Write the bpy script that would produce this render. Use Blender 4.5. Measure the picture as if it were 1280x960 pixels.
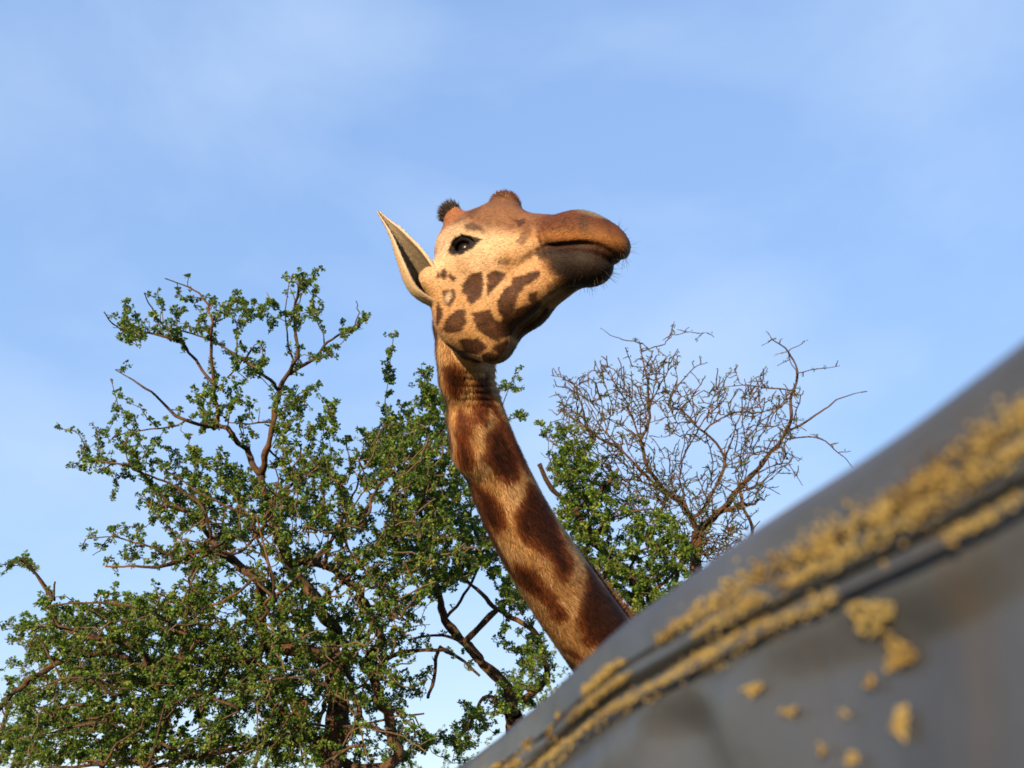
import bpy, bmesh, math, random, time
import numpy as np
from mathutils import Vector, Matrix, kdtree

T0 = time.time()
for o in list(bpy.data.objects):
    bpy.data.objects.remove(o)
scene = bpy.context.scene
C = scene.collection
R = math.radians

# ------------------------------------------------------------------ camera
CAM_H = 2.3
PITCH = R(28)
FPX = 1108.0                       # focal length in pixels of the 1280 px wide photograph
camd = bpy.data.cameras.new('camera')
cam = bpy.data.objects.new('camera', camd)
C.objects.link(cam)
cam.location = (0, 0, CAM_H)
cam.rotation_euler = (math.pi / 2 + PITCH, 0, 0)
camd.sensor_width = 36
camd.lens = 36 * FPX / 1280
camd.clip_start = 0.02
camd.clip_end = 3000
camd.dof.use_dof = True
camd.dof.focus_distance = 3.2
camd.dof.aperture_fstop = 5.8
scene.camera = cam

# ------------------------------------------------------------------ world, sun, exposure
SUN_DIR = Vector((-0.42, -0.89, 0.16)).normalized()     # towards the sun: low, behind the left shoulder
w = bpy.data.worlds.new('World')
scene.world = w
w.use_nodes = True
nt = w.node_tree
nt.nodes.clear()
out = nt.nodes.new('ShaderNodeOutputWorld')
bg = nt.nodes.new('ShaderNodeBackground')
sky = nt.nodes.new('ShaderNodeTexSky')
sky.sky_type = 'NISHITA'
sky.sun_disc = False
sky.sun_elevation = math.asin(SUN_DIR.z)
sky.sun_rotation = math.atan2(SUN_DIR.x, SUN_DIR.y)
sky.air_density = 1.0
sky.dust_density = 0.3
sky.ozone_density = 4.0
bg.inputs['Strength'].default_value = 0.11
gam = nt.nodes.new('ShaderNodeGamma')                 # the soft contrast of a phone picture's sky
gam.inputs['Gamma'].default_value = 0.26
hsv = nt.nodes.new('ShaderNodeHueSaturation')
hsv.inputs['Hue'].default_value = 0.524
hsv.inputs['Saturation'].default_value = 1.85
hsv.inputs['Value'].default_value = 2.95
# thin high cloud: soft whitish wisps laid over the whole sky dome
tc = nt.nodes.new('ShaderNodeTexCoord')
mp = nt.nodes.new('ShaderNodeMapping')
mp.inputs['Scale'].default_value = (1.5, 1.1, 2.6)
mp.inputs['Rotation'].default_value = (0.3, 0.5, 0.4)
nz = nt.nodes.new('ShaderNodeTexNoise')
nz.inputs['Scale'].default_value = 1.5
nz.inputs['Detail'].default_value = 6
nz.inputs['Roughness'].default_value = 0.5
nz.inputs['Distortion'].default_value = 0.25
rmp = nt.nodes.new('ShaderNodeValToRGB')
rmp.color_ramp.elements[0].position = 0.42
rmp.color_ramp.elements[0].color = (0, 0, 0, 1)
rmp.color_ramp.elements[1].position = 0.80
rmp.color_ramp.elements[1].color = (0.55, 0.55, 0.55, 1)
mx = nt.nodes.new('ShaderNodeMixRGB')
mx.inputs['Color2'].default_value = (2.9, 3.5, 4.35, 1)
L = nt.links.new
L(tc.outputs['Generated'], mp.inputs['Vector'])
L(mp.outputs['Vector'], nz.inputs['Vector'])
L(nz.outputs['Fac'], rmp.inputs['Fac'])
L(rmp.outputs['Color'], mx.inputs['Fac'])
L(sky.outputs['Color'], gam.inputs['Color'])
L(gam.outputs['Color'], hsv.inputs['Color'])
L(hsv.outputs['Color'], mx.inputs['Color1'])
L(mx.outputs['Color'], bg.inputs['Color'])
L(bg.outputs['Background'], out.inputs['Surface'])

sd = bpy.data.lights.new('sun', 'SUN')
sd.energy = 5.0
sd.angle = R(0.6)
sd.color = (1.0, 0.70, 0.40)
sun = bpy.data.objects.new('sun', sd)
C.objects.link(sun)
sun.rotation_euler = SUN_DIR.to_track_quat('Z', 'Y').to_euler()
sun.location = (-20, -15, 15)

scene.render.engine = 'CYCLES'
vs = scene.view_settings
vs.view_transform = 'Standard'
vs.look = 'None'
vs.exposure = 1.25
vs.gamma = 1
vs.use_curve_mapping = False

# ------------------------------------------------------------------ helpers
cp, sp_ = math.cos(PITCH), math.sin(PITCH)
CAMR = np.array([[1, 0, 0], [0, -sp_, -cp], [0, cp, -sp_]], float)   # columns: right, up, back
CAMP = np.array([0, 0, CAM_H])


def at(px, py, d):
    """world point seen at photo pixel (px, py), d metres in front of the camera"""
    return CAMP + CAMR @ np.array([(px - 640) / FPX * d, (480 - py) / FPX * d, -d])


def tag(o, label=None, cat=None, group=None, kind=None):
    if label: o['label'] = label
    if cat: o['category'] = cat
    if group: o['group'] = group
    if kind: o['kind'] = kind
    return o


def empty(name, loc):
    o = bpy.data.objects.new(name, None)
    o.location = loc
    o.empty_display_size = 0.2
    C.objects.link(o)
    return o


def mesh_obj(name, verts, faces, mat, parent=None, smooth=False, colors=None, normals=None):
    """one mesh object; faces as a list, or as an (n,3)/(n,4) integer array"""
    me = bpy.data.meshes.new(name)
    verts = np.asarray(verts, np.float32)
    if parent is not None:
        verts = verts - np.array(parent_loc(parent), np.float32)
    if isinstance(faces, np.ndarray):
        n, k = faces.shape
        me.vertices.add(len(verts))
        me.vertices.foreach_set('co', verts.ravel())
        me.loops.add(n * k)
        me.loops.foreach_set('vertex_index', faces.astype(np.int32).ravel())
        me.polygons.add(n)
        me.polygons.foreach_set('loop_start', np.arange(0, n * k, k, dtype=np.int32))
        me.update(calc_edges=True)
    else:
        me.from_pydata([tuple(map(float, v)) for v in verts], [], faces)
        me.update()
    if smooth:
        me.polygons.foreach_set('use_smooth', np.ones(len(me.polygons), bool))
    if colors is not None:
        ca = me.color_attributes.new('coat', 'FLOAT_COLOR', 'POINT')
        c4 = np.ones((len(verts), 4), np.float32)
        c4[:, :3] = colors
        ca.data.foreach_set('color', c4.ravel())
    if normals is not None:
        me.normals_split_custom_set_from_vertices(normals.tolist())
    me.materials.append(mat)
    o = bpy.data.objects.new(name, me)
    C.objects.link(o)
    if parent is not None:
        o.parent = parent
    return o


def parent_loc(p):
    v = Vector((0, 0, 0))
    while p is not None:
        v += p.location
        p = p.parent
    return v


def new_mat(name):
    m = bpy.data.materials.new(name)
    m.use_nodes = True
    n = m.node_tree.nodes
    return m, n, m.node_tree.links, n['Principled BSDF']


def simple_mat(name, col, rough=0.6, spec=0.5):
    m, n, l, b = new_mat(name)
    b.inputs['Base Color'].default_value = (*col, 1)
    b.inputs['Roughness'].default_value = rough
    b.inputs['Specular IOR Level'].default_value = spec
    return m


def vnoise(p, seed=0):
    """smooth value noise in -1..1 for an (n,3) array"""
    p = np.asarray(p, float)
    i = np.floor(p).astype(np.int64)
    f = p - i
    f = f * f * (3 - 2 * f)

    def h(a):
        n = (a[:, 0] * 374761393 + a[:, 1] * 668265263 + a[:, 2] * 2147483647 + seed * 1274126177) & 0xFFFFFFFF
        n = ((n ^ (n >> 13)) * 1274126177) & 0xFFFFFFFF
        return ((n ^ (n >> 16)) & 0xFFFF) / 32767.5 - 1
    r = 0
    for dx in (0, 1):
        for dy in (0, 1):
            for dz in (0, 1):
                wgt = (f[:, 0] if dx else 1 - f[:, 0]) * (f[:, 1] if dy else 1 - f[:, 1]) * (f[:, 2] if dz else 1 - f[:, 2])
                r = r + wgt * h(i + np.array([dx, dy, dz]))
    return r


def fbm(p, oct=3, seed=0):
    r, a = 0, 1.0
    p = np.asarray(p, float)
    for k in range(oct):
        r = r + a * vnoise(p * 2 ** k + 17.3 * k, seed + k)
        a *= 0.5
    return r


def sstep(a, b, x):
    t = np.clip((x - a) / (b - a), 0, 1)
    return t * t * (3 - 2 * t)

# ================================================================== giraffe: the body as one implicit surface
def unit(v): return v / np.linalg.norm(v)


HYAW, HEL, HROLL, HD = R(35), R(-5), R(-12), 2.35
_F = np.array([math.cos(HYAW) * math.cos(HEL), math.sin(HEL), math.sin(HYAW) * math.cos(HEL)])
_U = unit(np.array([0, 1., 0]) - _F * _F[1])
_Rr = np.cross(_F, _U)
_U = _U * math.cos(HROLL) + _Rr * math.sin(HROLL)
_Rr = np.cross(_F, _U)
HM = np.array([CAMR @ _F, CAMR @ -_Rr, CAMR @ _U])          # rows: forward, left, up of the head in the world
HO = at(575, 308, HD) - HM.T @ np.array([0, -0.095, 0])     # head origin: between the eyes


def h2w(p): return np.asarray(p) @ HM + HO
def w2h(p): return (np.asarray(p) - HO) @ HM.T


def smin(a, b, k):
    h = np.maximum(k - np.abs(a - b), 0) / k
    return np.minimum(a, b) - h * h * k * 0.25


def smax(a, b, k): return -smin(-a, -b, k)


def rcone(p, a, b, r1, r2):
    a = np.asarray(a, np.float32); b = np.asarray(b, np.float32)
    ab = b - a
    t = np.clip((p - a) @ ab / (ab @ ab), 0, 1)
    return np.linalg.norm(p - a - t[:, None] * ab, axis=1) - (r1 + (r2 - r1) * t)


def ell(p, c, r, pitch=0.0, yaw=0.0):
    q = p - np.asarray(c, np.float32)
    if pitch:
        cs, sn = math.cos(pitch), math.sin(pitch)
        q = np.stack([q[:, 0] * cs + q[:, 2] * sn, q[:, 1], -q[:, 0] * sn + q[:, 2] * cs], 1)
    if yaw:
        cs, sn = math.cos(yaw), math.sin(yaw)
        q = np.stack([q[:, 0] * cs + q[:, 1] * sn, -q[:, 0] * sn + q[:, 1] * cs, q[:, 2]], 1)
    r = np.asarray(r, np.float32)
    k0 = np.linalg.norm(q / r, axis=1)
    k1 = np.linalg.norm(q / (r * r), axis=1) + 1e-9
    return k0 * (k0 - 1) / k1


def chain(p, pts, rad, k=0.02):
    d = None
    for i in range(len(pts) - 1):
        e = rcone(p, pts[i], pts[i + 1], rad[i], rad[i + 1])
        d = e if d is None else smin(d, e, k)
    return d


def crom(pts, rad, n):
    """Catmull-Rom through points and radii"""
    P = np.array(pts, float); Q = np.array(rad, float)
    P = np.vstack([2 * P[0] - P[1], P, 2 * P[-1] - P[-2]]); Q = np.concatenate([[Q[0]], Q, [Q[-1]]])
    op, orr = [], []
    for i in range(1, len(P) - 2):
        for t in np.linspace(0, 1, n, endpoint=False):
            w_ = .5 * np.array([-t + 2 * t * t - t ** 3, 2 - 5 * t * t + 3 * t ** 3, t + 4 * t * t - 3 * t ** 3, -t * t + t ** 3])
            op.append(w_ @ P[i - 1:i + 3]); orr.append(w_ @ Q[i - 1:i + 3])
    op.append(P[-2]); orr.append(Q[-2])
    return np.array(op), np.array(orr)


def path_dist(w, P, Rd):
    """distance to a smooth tube: nearest sample, then the segment next to it"""
    Pf = P.astype(np.float32)
    d2 = (Pf ** 2).sum(1)[None] - 2 * (np.asarray(w, np.float32) @ Pf.T)
    i = np.clip(d2.argmin(1), 1, len(P) - 2)
    best = None
    for o in (-1, 0):
        a = Pf[i + o]; ab = Pf[i + o + 1] - a
        t = np.clip(((w - a) * ab).sum(1) / (ab * ab).sum(1), 0, 1)
        d = np.linalg.norm(w - a - t[:, None] * ab, axis=1) - (Rd[i + o] + (Rd[i + o + 1] - Rd[i + o]) * t)
        best = d if best is None else np.minimum(best, d)
    return best.astype(np.float32)


EYE = np.array([0.018, 0.076, -0.006])
EYE_R = 0.0305
# mouth line on one side, corner to front
MOUTH = [(0.240, .074, -.004), (0.256, .074, .005), (0.275, .069, .010), (0.300, .067, .015), (0.35, .066, .018), (0.398, .056, .012), (0.423, .030, .003), (.430, 0, 0)]


MPATH, MRAD = crom(MOUTH, [.003, .005, .0055, .006, .006, .006, .006, .006], 3)
LID_U, LID_UR = crom([(-.020, .098, -.014), (-.006, .106, .008), (.018, .110, .018), (.040, .106, .015), (.056, .099, .006)], [.004, .006, .007, .006, .004], 4)
LID_L, LID_LR = crom([(-.020, .098, -.014), (.0, .106, -.024), (.026, .108, -.022), (.056, .099, .006)], [.004, .0045, .0045, .004], 4)


def head_sdf(w):
    p = w2h(w).astype(np.float32)
    far = np.linalg.norm(p - np.array([.14, 0, -.03], np.float32), axis=1)
    res = (far - .40).astype(np.float32)
    m = far < .47
    if m.any():
        res[m] = _head(p[m])
    return res


def _head(p):
    p[:, 1] = np.abs(p[:, 1])
    d = ell(p, (-.03, 0, .02), (.115, .092, .105))                                 # cranium
    d = smin(d, rcone(p, (.0, .045, .06), (.07, .04, .07), .045, .045), .05)        # brow
    d = smin(d, rcone(p, (.046, 0, .075), (.047, 0, .146), .074, .041), .05)       # median horn
    d = smin(d, rcone(p, (.07, 0, .066), (.29, 0, .060), .064, .046), .05)          # nasal bridge
    d = smin(d, rcone(p, (.02, .035, -.03), (.26, .030, .030), .068, .048), .06)    # cheek bones
    d = smin(d, ell(p, (.045, .040, -.085), (.135, .052, .115), pitch=R(25)), .05)   # cheek
    d = smin(d, rcone(p, (-.045, .045, -.10), (.0, .050, -.17), .06, .060), .05)    # masseter
    d = smin(d, rcone(p, (.02, .040, -.205), (.17, .030, -.128), .056, .047), .05)  # lower jaw
    d = smin(d, rcone(p, (.16, .028, -.128), (.28, .018, -.045), .047, .040), .04)
    d = smin(d, rcone(p, (.10, .0, -.235), (.05, .0, -.21), .055, .06), .06)        # throat under the jaw
    # muzzle
    up = ell(p, (.350, 0, .051), (.099, .078, .056), pitch=R(-18))
    up = smin(up, ell(p, (.295, .034, .045), (.075, .047, .055), pitch=R(-8)), .04)
    up = smin(up, ell(p, (.335, .040, .072), (.052, .026, .027), pitch=R(-12)), .03)   # nostril wings
    lo = ell(p, (.315, 0, -.017), (.090, .061, .044), pitch=R(0))
    lo = smin(lo, ell(p, (.340, 0, -.026), (.058, .058, .041)), .03)
    mz = smin(up, lo, .008)
    d = smin(d, mz, .022)
    m = p[:, 0] > .21
    if m.any(): d[m] = smax(d[m], -path_dist(p[m], MPATH, MRAD), .010)                                   # mouth
    d = smax(d, -ell(p, (.362, .047, .088), (.022, .008, .009), pitch=R(-30), yaw=R(-25)), .01)   # nostrils
    # eye: orbit rim, hollow, lids
    d = smin(d, ell(p, (.022, .070, -.002), (.052, .030, .042), pitch=R(14)), .03)
    d = smax(d, -ell(p, (EYE[0] + .002, EYE[1] + .024, EYE[2]), (.033, .026, .0195), pitch=R(17)), .010)
    m = np.linalg.norm(p - EYE.astype(np.float32), axis=1) < .09
    if m.any():
        d[m] = smin(smin(d[m], path_dist(p[m], LID_U, LID_UR), .010), path_dist(p[m], LID_L, LID_LR), .012)
    # brow fold above the eye
    d = smin(d, rcone(p, (.008, .090, .046), (.066, .084, .042), .012, .012), .03)
    # creases round the corner of the mouth
    m = (p[:, 0] > .15) & (p[:, 0] < .31)
    if m.any():
        q = p[m]
        wr = np.exp(-((q[:, 0] - .228) / .034) ** 2 - ((q[:, 2] - .012) / .045) ** 2)
        d[m] = d[m] - .0022 * wr * np.sin(q[:, 0] * 300 + q[:, 2] * 150)
    # ossicones
    d = smin(d, rcone(p, (-.048, .045, .060), (-.082, .050, .102), .033, .027), .025)
    # ear roots
    d = smin(d, rcone(p, (-.05, .06, -.075), (-.082, .100, -.095), .045, .022), .05)
    # face relief: facial crest, and the fold from the corner of the mouth
    d = smin(d, rcone(p, (.05, .074, -.035), (.19, .054, .0), .020, .016), .05)
    d = smin(d, rcone(p, (.20, .046, -.075), (.262, .042, -.025), .022, .020), .03)
    return d


NECK = [at(577, 405, 2.52), at(585, 452, 2.54), at(590, 505, 2.56), at(610, 565, 2.58), at(642, 640, 2.62), at(690, 720, 2.68), at(746, 800, 2.76),
        at(800, 868, 2.86), at(860, 945, 3.02)]
NRAD = [.082, .078, .071, .082, .095, .106, .114, .130, .155]
NP, NR = crom(NECK, NRAD, 5)
NB = NECK[-1]
BD = unit(np.array([0.80, 0.60, 0.0]))        # the trunk runs back to the right and away
BS = np.array([-BD[1], BD[0], 0])


def bp(along, side, z): return np.array([NB[0], NB[1], 0]) + BD * along + BS * side + np.array([0, 0, z])


_cord, _cordr = crom([at(611, 495, 2.55), at(634, 560, 2.55), at(672, 640, 2.60), at(720, 715, 2.66), at(778, 795, 2.75)], [.026, .028, .030, .032, .036], 4)


def neck_sdf(w):
    d = path_dist(w, NP, NR)
    # throat, larynx and the cord of muscle along the nape side
    d = smin(d, rcone(w, at(588, 535, 2.53), at(592, 565, 2.54), .050, .056), .06)
    d = smin(d, rcone(w, at(578, 450, 2.50), at(574, 475, 2.52), .062, .05), .05)
    d = smin(d, path_dist(w, _cord, _cordr), .03)
    # skin folds under the jaw
    m = (d < .03) & (d > -.03)
    if m.any():
        q = np.asarray(w[m], float)
        v = (q - at(606, 480, 2.47)) @ CAMR
        wr = np.exp(-((v[:, 1] / .055) ** 2) - (v[:, 0] / .055) ** 2) * (v[:, 2] > -.12)
        d[m] = d[m] - (.0035 * wr * np.sin(v[:, 1] * 330 + 14 * v[:, 0] + 60 * v[:, 0] ** 2)).astype(np.float32)
    return d


def body_sdf(w):
    d = chain(w, [NECK[-1], bp(.18, 0, 2.08), bp(.5, 0, 1.95)], [.155, .28, .36], .15)
    d = smin(d, chain(w, [bp(.25, 0, 2.05), bp(.8, 0, 1.92), bp(1.35, 0, 1.75)], [.30, .40, .30], .2), .2)
    d = smin(d, rcone(w, bp(.28, 0, 2.25), bp(.6, 0, 2.15), .12, .16), .2)
    for s in (-1, 1):
        d = smin(d, chain(w, [bp(.28, .17 * s, 1.85), bp(.22, .17 * s, 1.35), bp(.24, .16 * s, .78), bp(.23, .16 * s, .18), bp(.21, .16 * s, .06)],
                          [.20, .105, .075, .05, .065], .06), .10)
        d = smin(d, chain(w, [bp(1.38, .17 * s, 1.68), bp(1.30, .18 * s, 1.25), bp(1.48, .17 * s, .75), bp(1.42, .17 * s, .18), bp(1.39, .17 * s, .06)],
                          [.24, .14, .075, .05, .065], .06), .10)
        d = smin(d, rcone(w, bp(.20, .16 * s, .045), bp(.15, .16 * s, .035), .06, .05), .03)
        d = smin(d, rcone(w, bp(1.38, .17 * s, .045), bp(1.33, .17 * s, .035), .06, .05), .03)
    d = smin(d, chain(w, [bp(1.60, 0, 1.80), bp(1.72, 0, 1.55), bp(1.72, 0, 1.1)], [.05, .03, .018], .04), .06)
    return np.maximum(d, -w[:, 2].astype(np.float32) + 0.002)


def sdf_full(w):
    w = np.asarray(w, np.float32)
    d = smin(head_sdf(w), neck_sdf(w), .045)
    m = w[:, 2] < NECK[5][2]
    if m.any():
        d[m] = smin(d[m], body_sdf(w[m]), .12)
    return d


def surface_nets(fn, lo, hi, h, keep=None):
    """polygonise fn = 0 in the box; a coarse pass finds where to look closely"""
    n = np.ceil((hi - lo) / h / 4).astype(int) * 4 + 1
    g = [lo[i] + h * np.arange(n[i]) for i in range(3)]
    nc = (n - 1) // 4 + 1
    gc = [a[::4] for a in g]
    pc = np.stack(np.meshgrid(*gc, indexing='ij'), -1).reshape(-1, 3)
    vc = np.concatenate([fn(q) for q in np.array_split(pc, max(1, len(pc) // 200000))]).reshape(nc)
    near = np.abs(vc) < h * 7
    V = np.repeat(np.repeat(np.repeat(vc, 4, 0), 4, 1), 4, 2)[2:, 2:, 2:]
    V = np.pad(V, [(0, max(0, n[i] - V.shape[i])) for i in range(3)], mode='edge')[:n[0], :n[1], :n[2]].copy()
    N = np.repeat(np.repeat(np.repeat(near, 4, 0), 4, 1), 4, 2)[2:, 2:, 2:]
    N = np.pad(N, [(0, max(0, n[i] - N.shape[i])) for i in range(3)], mode='edge')[:n[0], :n[1], :n[2]]
    idx = np.argwhere(N)
    pts = lo + idx * h
    vals = np.concatenate([fn(q) for q in np.array_split(pts, max(1, len(pts) // 200000))])
    V[N] = vals
    S = V < 0
    cs = [S[i:n[0] - 1 + i, j:n[1] - 1 + j, k:n[2] - 1 + k] for i in (0, 1) for j in (0, 1) for k in (0, 1)]
    tot = sum(c.astype(np.int8) for c in cs)
    cell = np.argwhere((tot > 0) & (tot < 8))
    num = np.zeros((len(cell), 3)); cnt = np.zeros(len(cell))
    for ax in range(3):
        for u in (0, 1):
            for v in (0, 1):
                o0 = np.zeros(3, int); o0[(ax + 1) % 3] = u; o0[(ax + 2) % 3] = v
                o1 = o0.copy(); o1[ax] = 1
                a = V[tuple((cell + o0).T)]; b = V[tuple((cell + o1).T)]
                m = (a < 0) != (b < 0)
                t = np.where(m, a / np.where(m, a - b, 1), 0)
                num += np.where(m[:, None], cell + o0 + t[:, None] * (o1 - o0), 0)
                cnt += m
    verts = lo + num / cnt[:, None] * h
    vid = -np.ones(n - 1, np.int64)
    vid[tuple(cell.T)] = np.arange(len(cell))
    faces = []
    for ax in range(3):
        b1, b2 = (ax + 1) % 3, (ax + 2) % 3
        sl0 = [slice(None)] * 3; sl1 = [slice(None)] * 3
        sl0[ax] = slice(0, -1); sl1[ax] = slice(1, None)
        e = np.argwhere(S[tuple(sl0)] != S[tuple(sl1)])
        e = e[(e[:, b1] > 0) & (e[:, b2] > 0) & (e[:, b1] < n[b1] - 1) & (e[:, b2] < n[b2] - 1)]
        d1 = np.zeros(3, int); d1[b1] = 1
        d2 = np.zeros(3, int); d2[b2] = 1
        q = np.stack([vid[tuple((e - d1 - d2).T)], vid[tuple((e - d2).T)], vid[tuple(e.T)], vid[tuple((e - d1).T)]], 1)
        flip = ~S[tuple(e.T)]
        q[flip] = q[flip][:, ::-1]
        faces.append(q)
    faces = np.concatenate(faces)
    faces = faces[(faces >= 0).all(1)]
    if keep is not None:
        ok = keep(verts[faces].mean(1))
        faces = faces[ok]
        used = np.unique(faces)
        remap = -np.ones(len(verts), np.int64); remap[used] = np.arange(len(used))
        verts, faces = verts[used], remap[faces]
    return verts, faces


def sdf_normal(fn, p, e=0.002):
    g = np.stack([fn(p + np.eye(3)[i] * e) - fn(p - np.eye(3)[i] * e) for i in range(3)], 1)
    return g / (np.linalg.norm(g, axis=1)[:, None] + 1e-12)

# ------------------------------------------------------------------ the coat: patches drawn on the hide in its own coordinates
# head patches: outlines in the head's side plane (forward, up), the same on both cheeks
HPATCH = [
    [(-0.029, -0.085), (-0.029, -0.094), (-0.032, -0.098), (-0.036, -0.095), (-0.039, -0.086), (-0.039, -0.078), (-0.037, -0.074), (-0.032, -0.077)],
    [(-0.007, -0.084), (-0.008, -0.096), (-0.014, -0.101), (-0.021, -0.097), (-0.026, -0.086), (-0.026, -0.074), (-0.020, -0.068), (-0.012, -0.073)],
    [(-0.001, -0.078), (0.020, -0.091), (0.013, -0.101), (0.004, -0.096)],
    [(-0.013, -0.125), (0.020, -0.122), (0.032, -0.143), (0.025, -0.175), (0.002, -0.158), (-0.013, -0.134)],
    [(0.038, -0.104), (0.065, -0.074), (0.091, -0.069), (0.107, -0.137), (0.080, -0.158), (0.057, -0.137), (0.043, -0.129)],
    [(0.108, -0.076), (0.127, -0.060), (0.157, -0.068), (0.153, -0.088), (0.133, -0.117), (0.124, -0.136), (0.114, -0.118)],
    [(0.180, -0.077), (0.211, -0.069), (0.250, -0.054), (0.251, -0.068), (0.221, -0.097), (0.203, -0.123), (0.204, -0.139), (0.196, -0.161), (0.169, -0.184), (0.156, -0.162), (0.153, -0.146), (0.167, -0.116), (0.183, -0.096)],
    [(0.005, -0.233), (0.019, -0.206), (0.050, -0.173), (0.068, -0.174), (0.073, -0.199), (0.065, -0.225), (0.027, -0.237)],
    [(0.087, -0.180), (0.104, -0.170), (0.134, -0.164), (0.144, -0.189), (0.155, -0.191), (0.120, -0.222), (0.104, -0.222), (0.092, -0.202)],
    [(-0.024, -0.158), (0.006, -0.177), (0.005, -0.201), (-0.018, -0.223), (-0.022, -0.206)],
    [(0.120, -0.224), (0.162, -0.190), (0.217, -0.155), (0.215, -0.158), (0.174, -0.191), (0.139, -0.231)],
    [(0.229, -0.112), (0.246, -0.103), (0.243, -0.126), (0.230, -0.140), (0.226, -0.128)],
    [(-0.100, -0.238), (0.021, -0.268), (0.043, -0.278), (-0.029, -0.274), (-0.068, -0.268)],
    [(0.055, -0.254), (0.096, -0.244), (0.117, -0.257), (0.087, -0.272), (0.053, -0.270)],
    [(0.104, -0.278), (0.129, -0.269), (0.141, -0.272), (0.122, -0.284), (0.099, -0.290)],
    [(0.136, -0.258), (0.158, -0.233), (0.145, -0.267)],
    [(0.157, -0.202), (0.212, -0.163), (0.232, -0.139), (0.232, -0.138)],
    [(0.144, 0.080), (0.166, 0.086), (0.181, 0.071), (0.167, 0.059)],
    [(0.134, -0.046), (0.151, -0.029), (0.170, -0.032), (0.165, -0.043)],
    [(0.183, -0.043), (0.209, -0.012), (0.228, -0.002), (0.233, -0.015), (0.208, -0.028)],
    [(0.233, 0.029), (0.232, 0.055), (0.263, 0.069), (0.291, 0.070), (0.291, 0.051), (0.260, 0.035), (0.242, 0.010)],
    [(0.181, 0.014), (0.183, 0.041), (0.217, 0.055), (0.215, 0.028), (0.197, 0.003)],
    [(0.268, -0.085), (0.296, -0.066), (0.325, -0.064), (0.295, -0.085), (0.267, -0.103)],
]
# neck patches and the darker throat wrinkles: outlines in (metres along the neck, 0.1 * angle round it)
NPATCH = [
    [(0.106, 0.074), (0.095, 0.034), (0.151, 0.017), (0.201, 0.040), (0.181, 0.060)],
    [(0.241, 0.048), (0.253, 0.019), (0.289, 0.030), (0.304, 0.050), (0.274, 0.056)],
    [(0.225, -0.005), (0.234, -0.045), (0.277, -0.026), (0.266, 0.003)],
    [(0.303, -0.024), (0.318, -0.077), (0.395, -0.084), (0.451, -0.060), (0.465, -0.021), (0.410, 0.002), (0.366, 0.015), (0.332, -0.004)],
    [(0.287, 0.072), (0.303, 0.047), (0.362, 0.046), (0.374, 0.072), (0.342, 0.083)],
    [(0.434, 0.094), (0.459, 0.051), (0.529, 0.037), (0.580, 0.053), (0.584, 0.088), (0.518, 0.097)],
    [(0.495, -0.077), (0.581, -0.111), (0.791, -0.061), (0.795, -0.021), (0.700, -0.017), (0.607, 0.012), (0.556, -0.001), (0.534, -0.043)],
    [(0.679, 0.076), (0.725, 0.044), (0.822, 0.030), (0.890, 0.030), (0.902, 0.054), (0.806, 0.068), (0.749, 0.097)],
    [(0.838, -0.108), (1.046, -0.120), (1.079, -0.107), (1.047, 0.003), (0.987, 0.025), (0.921, 0.005), (0.890, -0.036)],
    [(1.005, 0.107), (1.020, 0.077), (1.049, 0.069)],
    [(0.179, -0.069), (0.325, -0.098), (0.459, -0.101), (0.412, -0.095), (0.298, -0.089)],
    [(0.156, -0.029), (0.142, -0.068), (0.227, -0.087), (0.226, -0.027)],  # darker brown over the throat wrinkles
]
BROW = [(0.012, 0.054), (0.033, 0.062), (0.079, 0.044), (0.086, 0.026), (0.058, 0.036), (0.029, 0.041)]
EYEBLACK = [(-.026, -.018), (-.010, .010), (.018, .025), (.046, .024), (.080, .016), (.060, -.012), (.030, -.031), (.0, -.031)]
NS = np.concatenate([[0], np.cumsum(np.linalg.norm(np.diff(NP, axis=0), axis=1))])
NT = np.gradient(NP, axis=0)
NT /= np.linalg.norm(NT, axis=1)[:, None]
NREF = np.array([0, -1., -.3])


def neck_uv(q0):
    d2 = (NP ** 2).sum(1)[None] - 2 * q0 @ NP.T
    i = np.clip(d2.argmin(1), 1, len(NP) - 2)
    t = NT[i]
    q = q0 - NP[i]
    al = (q * t).sum(1)
    s = NS[i] + al
    q = q - t * al[:, None]
    e1 = NREF - t * (t @ NREF)[:, None]
    e1 /= np.linalg.norm(e1, axis=1)[:, None]
    e2 = np.cross(t, e1)
    return np.stack([s, np.arctan2((q * e2).sum(1), (q * e1).sum(1)) * .1], 1), t


def poly_sd(uv, poly):
    """signed distance to a polygon, negative inside"""
    P = np.array(poly, float)
    best = np.full(len(uv), 1e9)
    ins = np.zeros(len(uv), bool)
    for a, b in zip(P, np.roll(P, -1, 0)):
        ab = b - a
        t = np.clip((uv - a) @ ab / (ab @ ab + 1e-12), 0, 1)
        best = np.minimum(best, np.linalg.norm(uv - a - t[:, None] * ab, axis=1))
        c = ((a[1] > uv[:, 1]) != (b[1] > uv[:, 1])) & (uv[:, 0] < (b[0] - a[0]) * (uv[:, 1] - a[1]) / (b[1] - a[1] + 1e-12) + a[0])
        ins ^= c
    return np.where(ins, -best, best)


rv = np.random.RandomState(5)
VCELL = rv.rand(900, 3) * np.array([4.0, 4.0, 3.4]) + np.array([NB[0] - 1.2, NB[1] - 1.2, 0])


def voronoi_edge(q):
    """distance to the border between the two nearest of scattered cells"""
    out_ = np.empty(len(q))
    for k in range(0, len(q), 20000):
        qq = q[k:k + 20000]
        d = np.sqrt(np.maximum((qq ** 2).sum(1)[:, None] - 2 * qq @ VCELL.T + (VCELL ** 2).sum(1)[None], 0))
        d.partition(1, axis=1)
        out_[k:k + 20000] = d[:, 1] - d[:, 0]
    return out_


def mixc(c, col, f): return c + (np.asarray(col) - c) * f[:, None]


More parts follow.
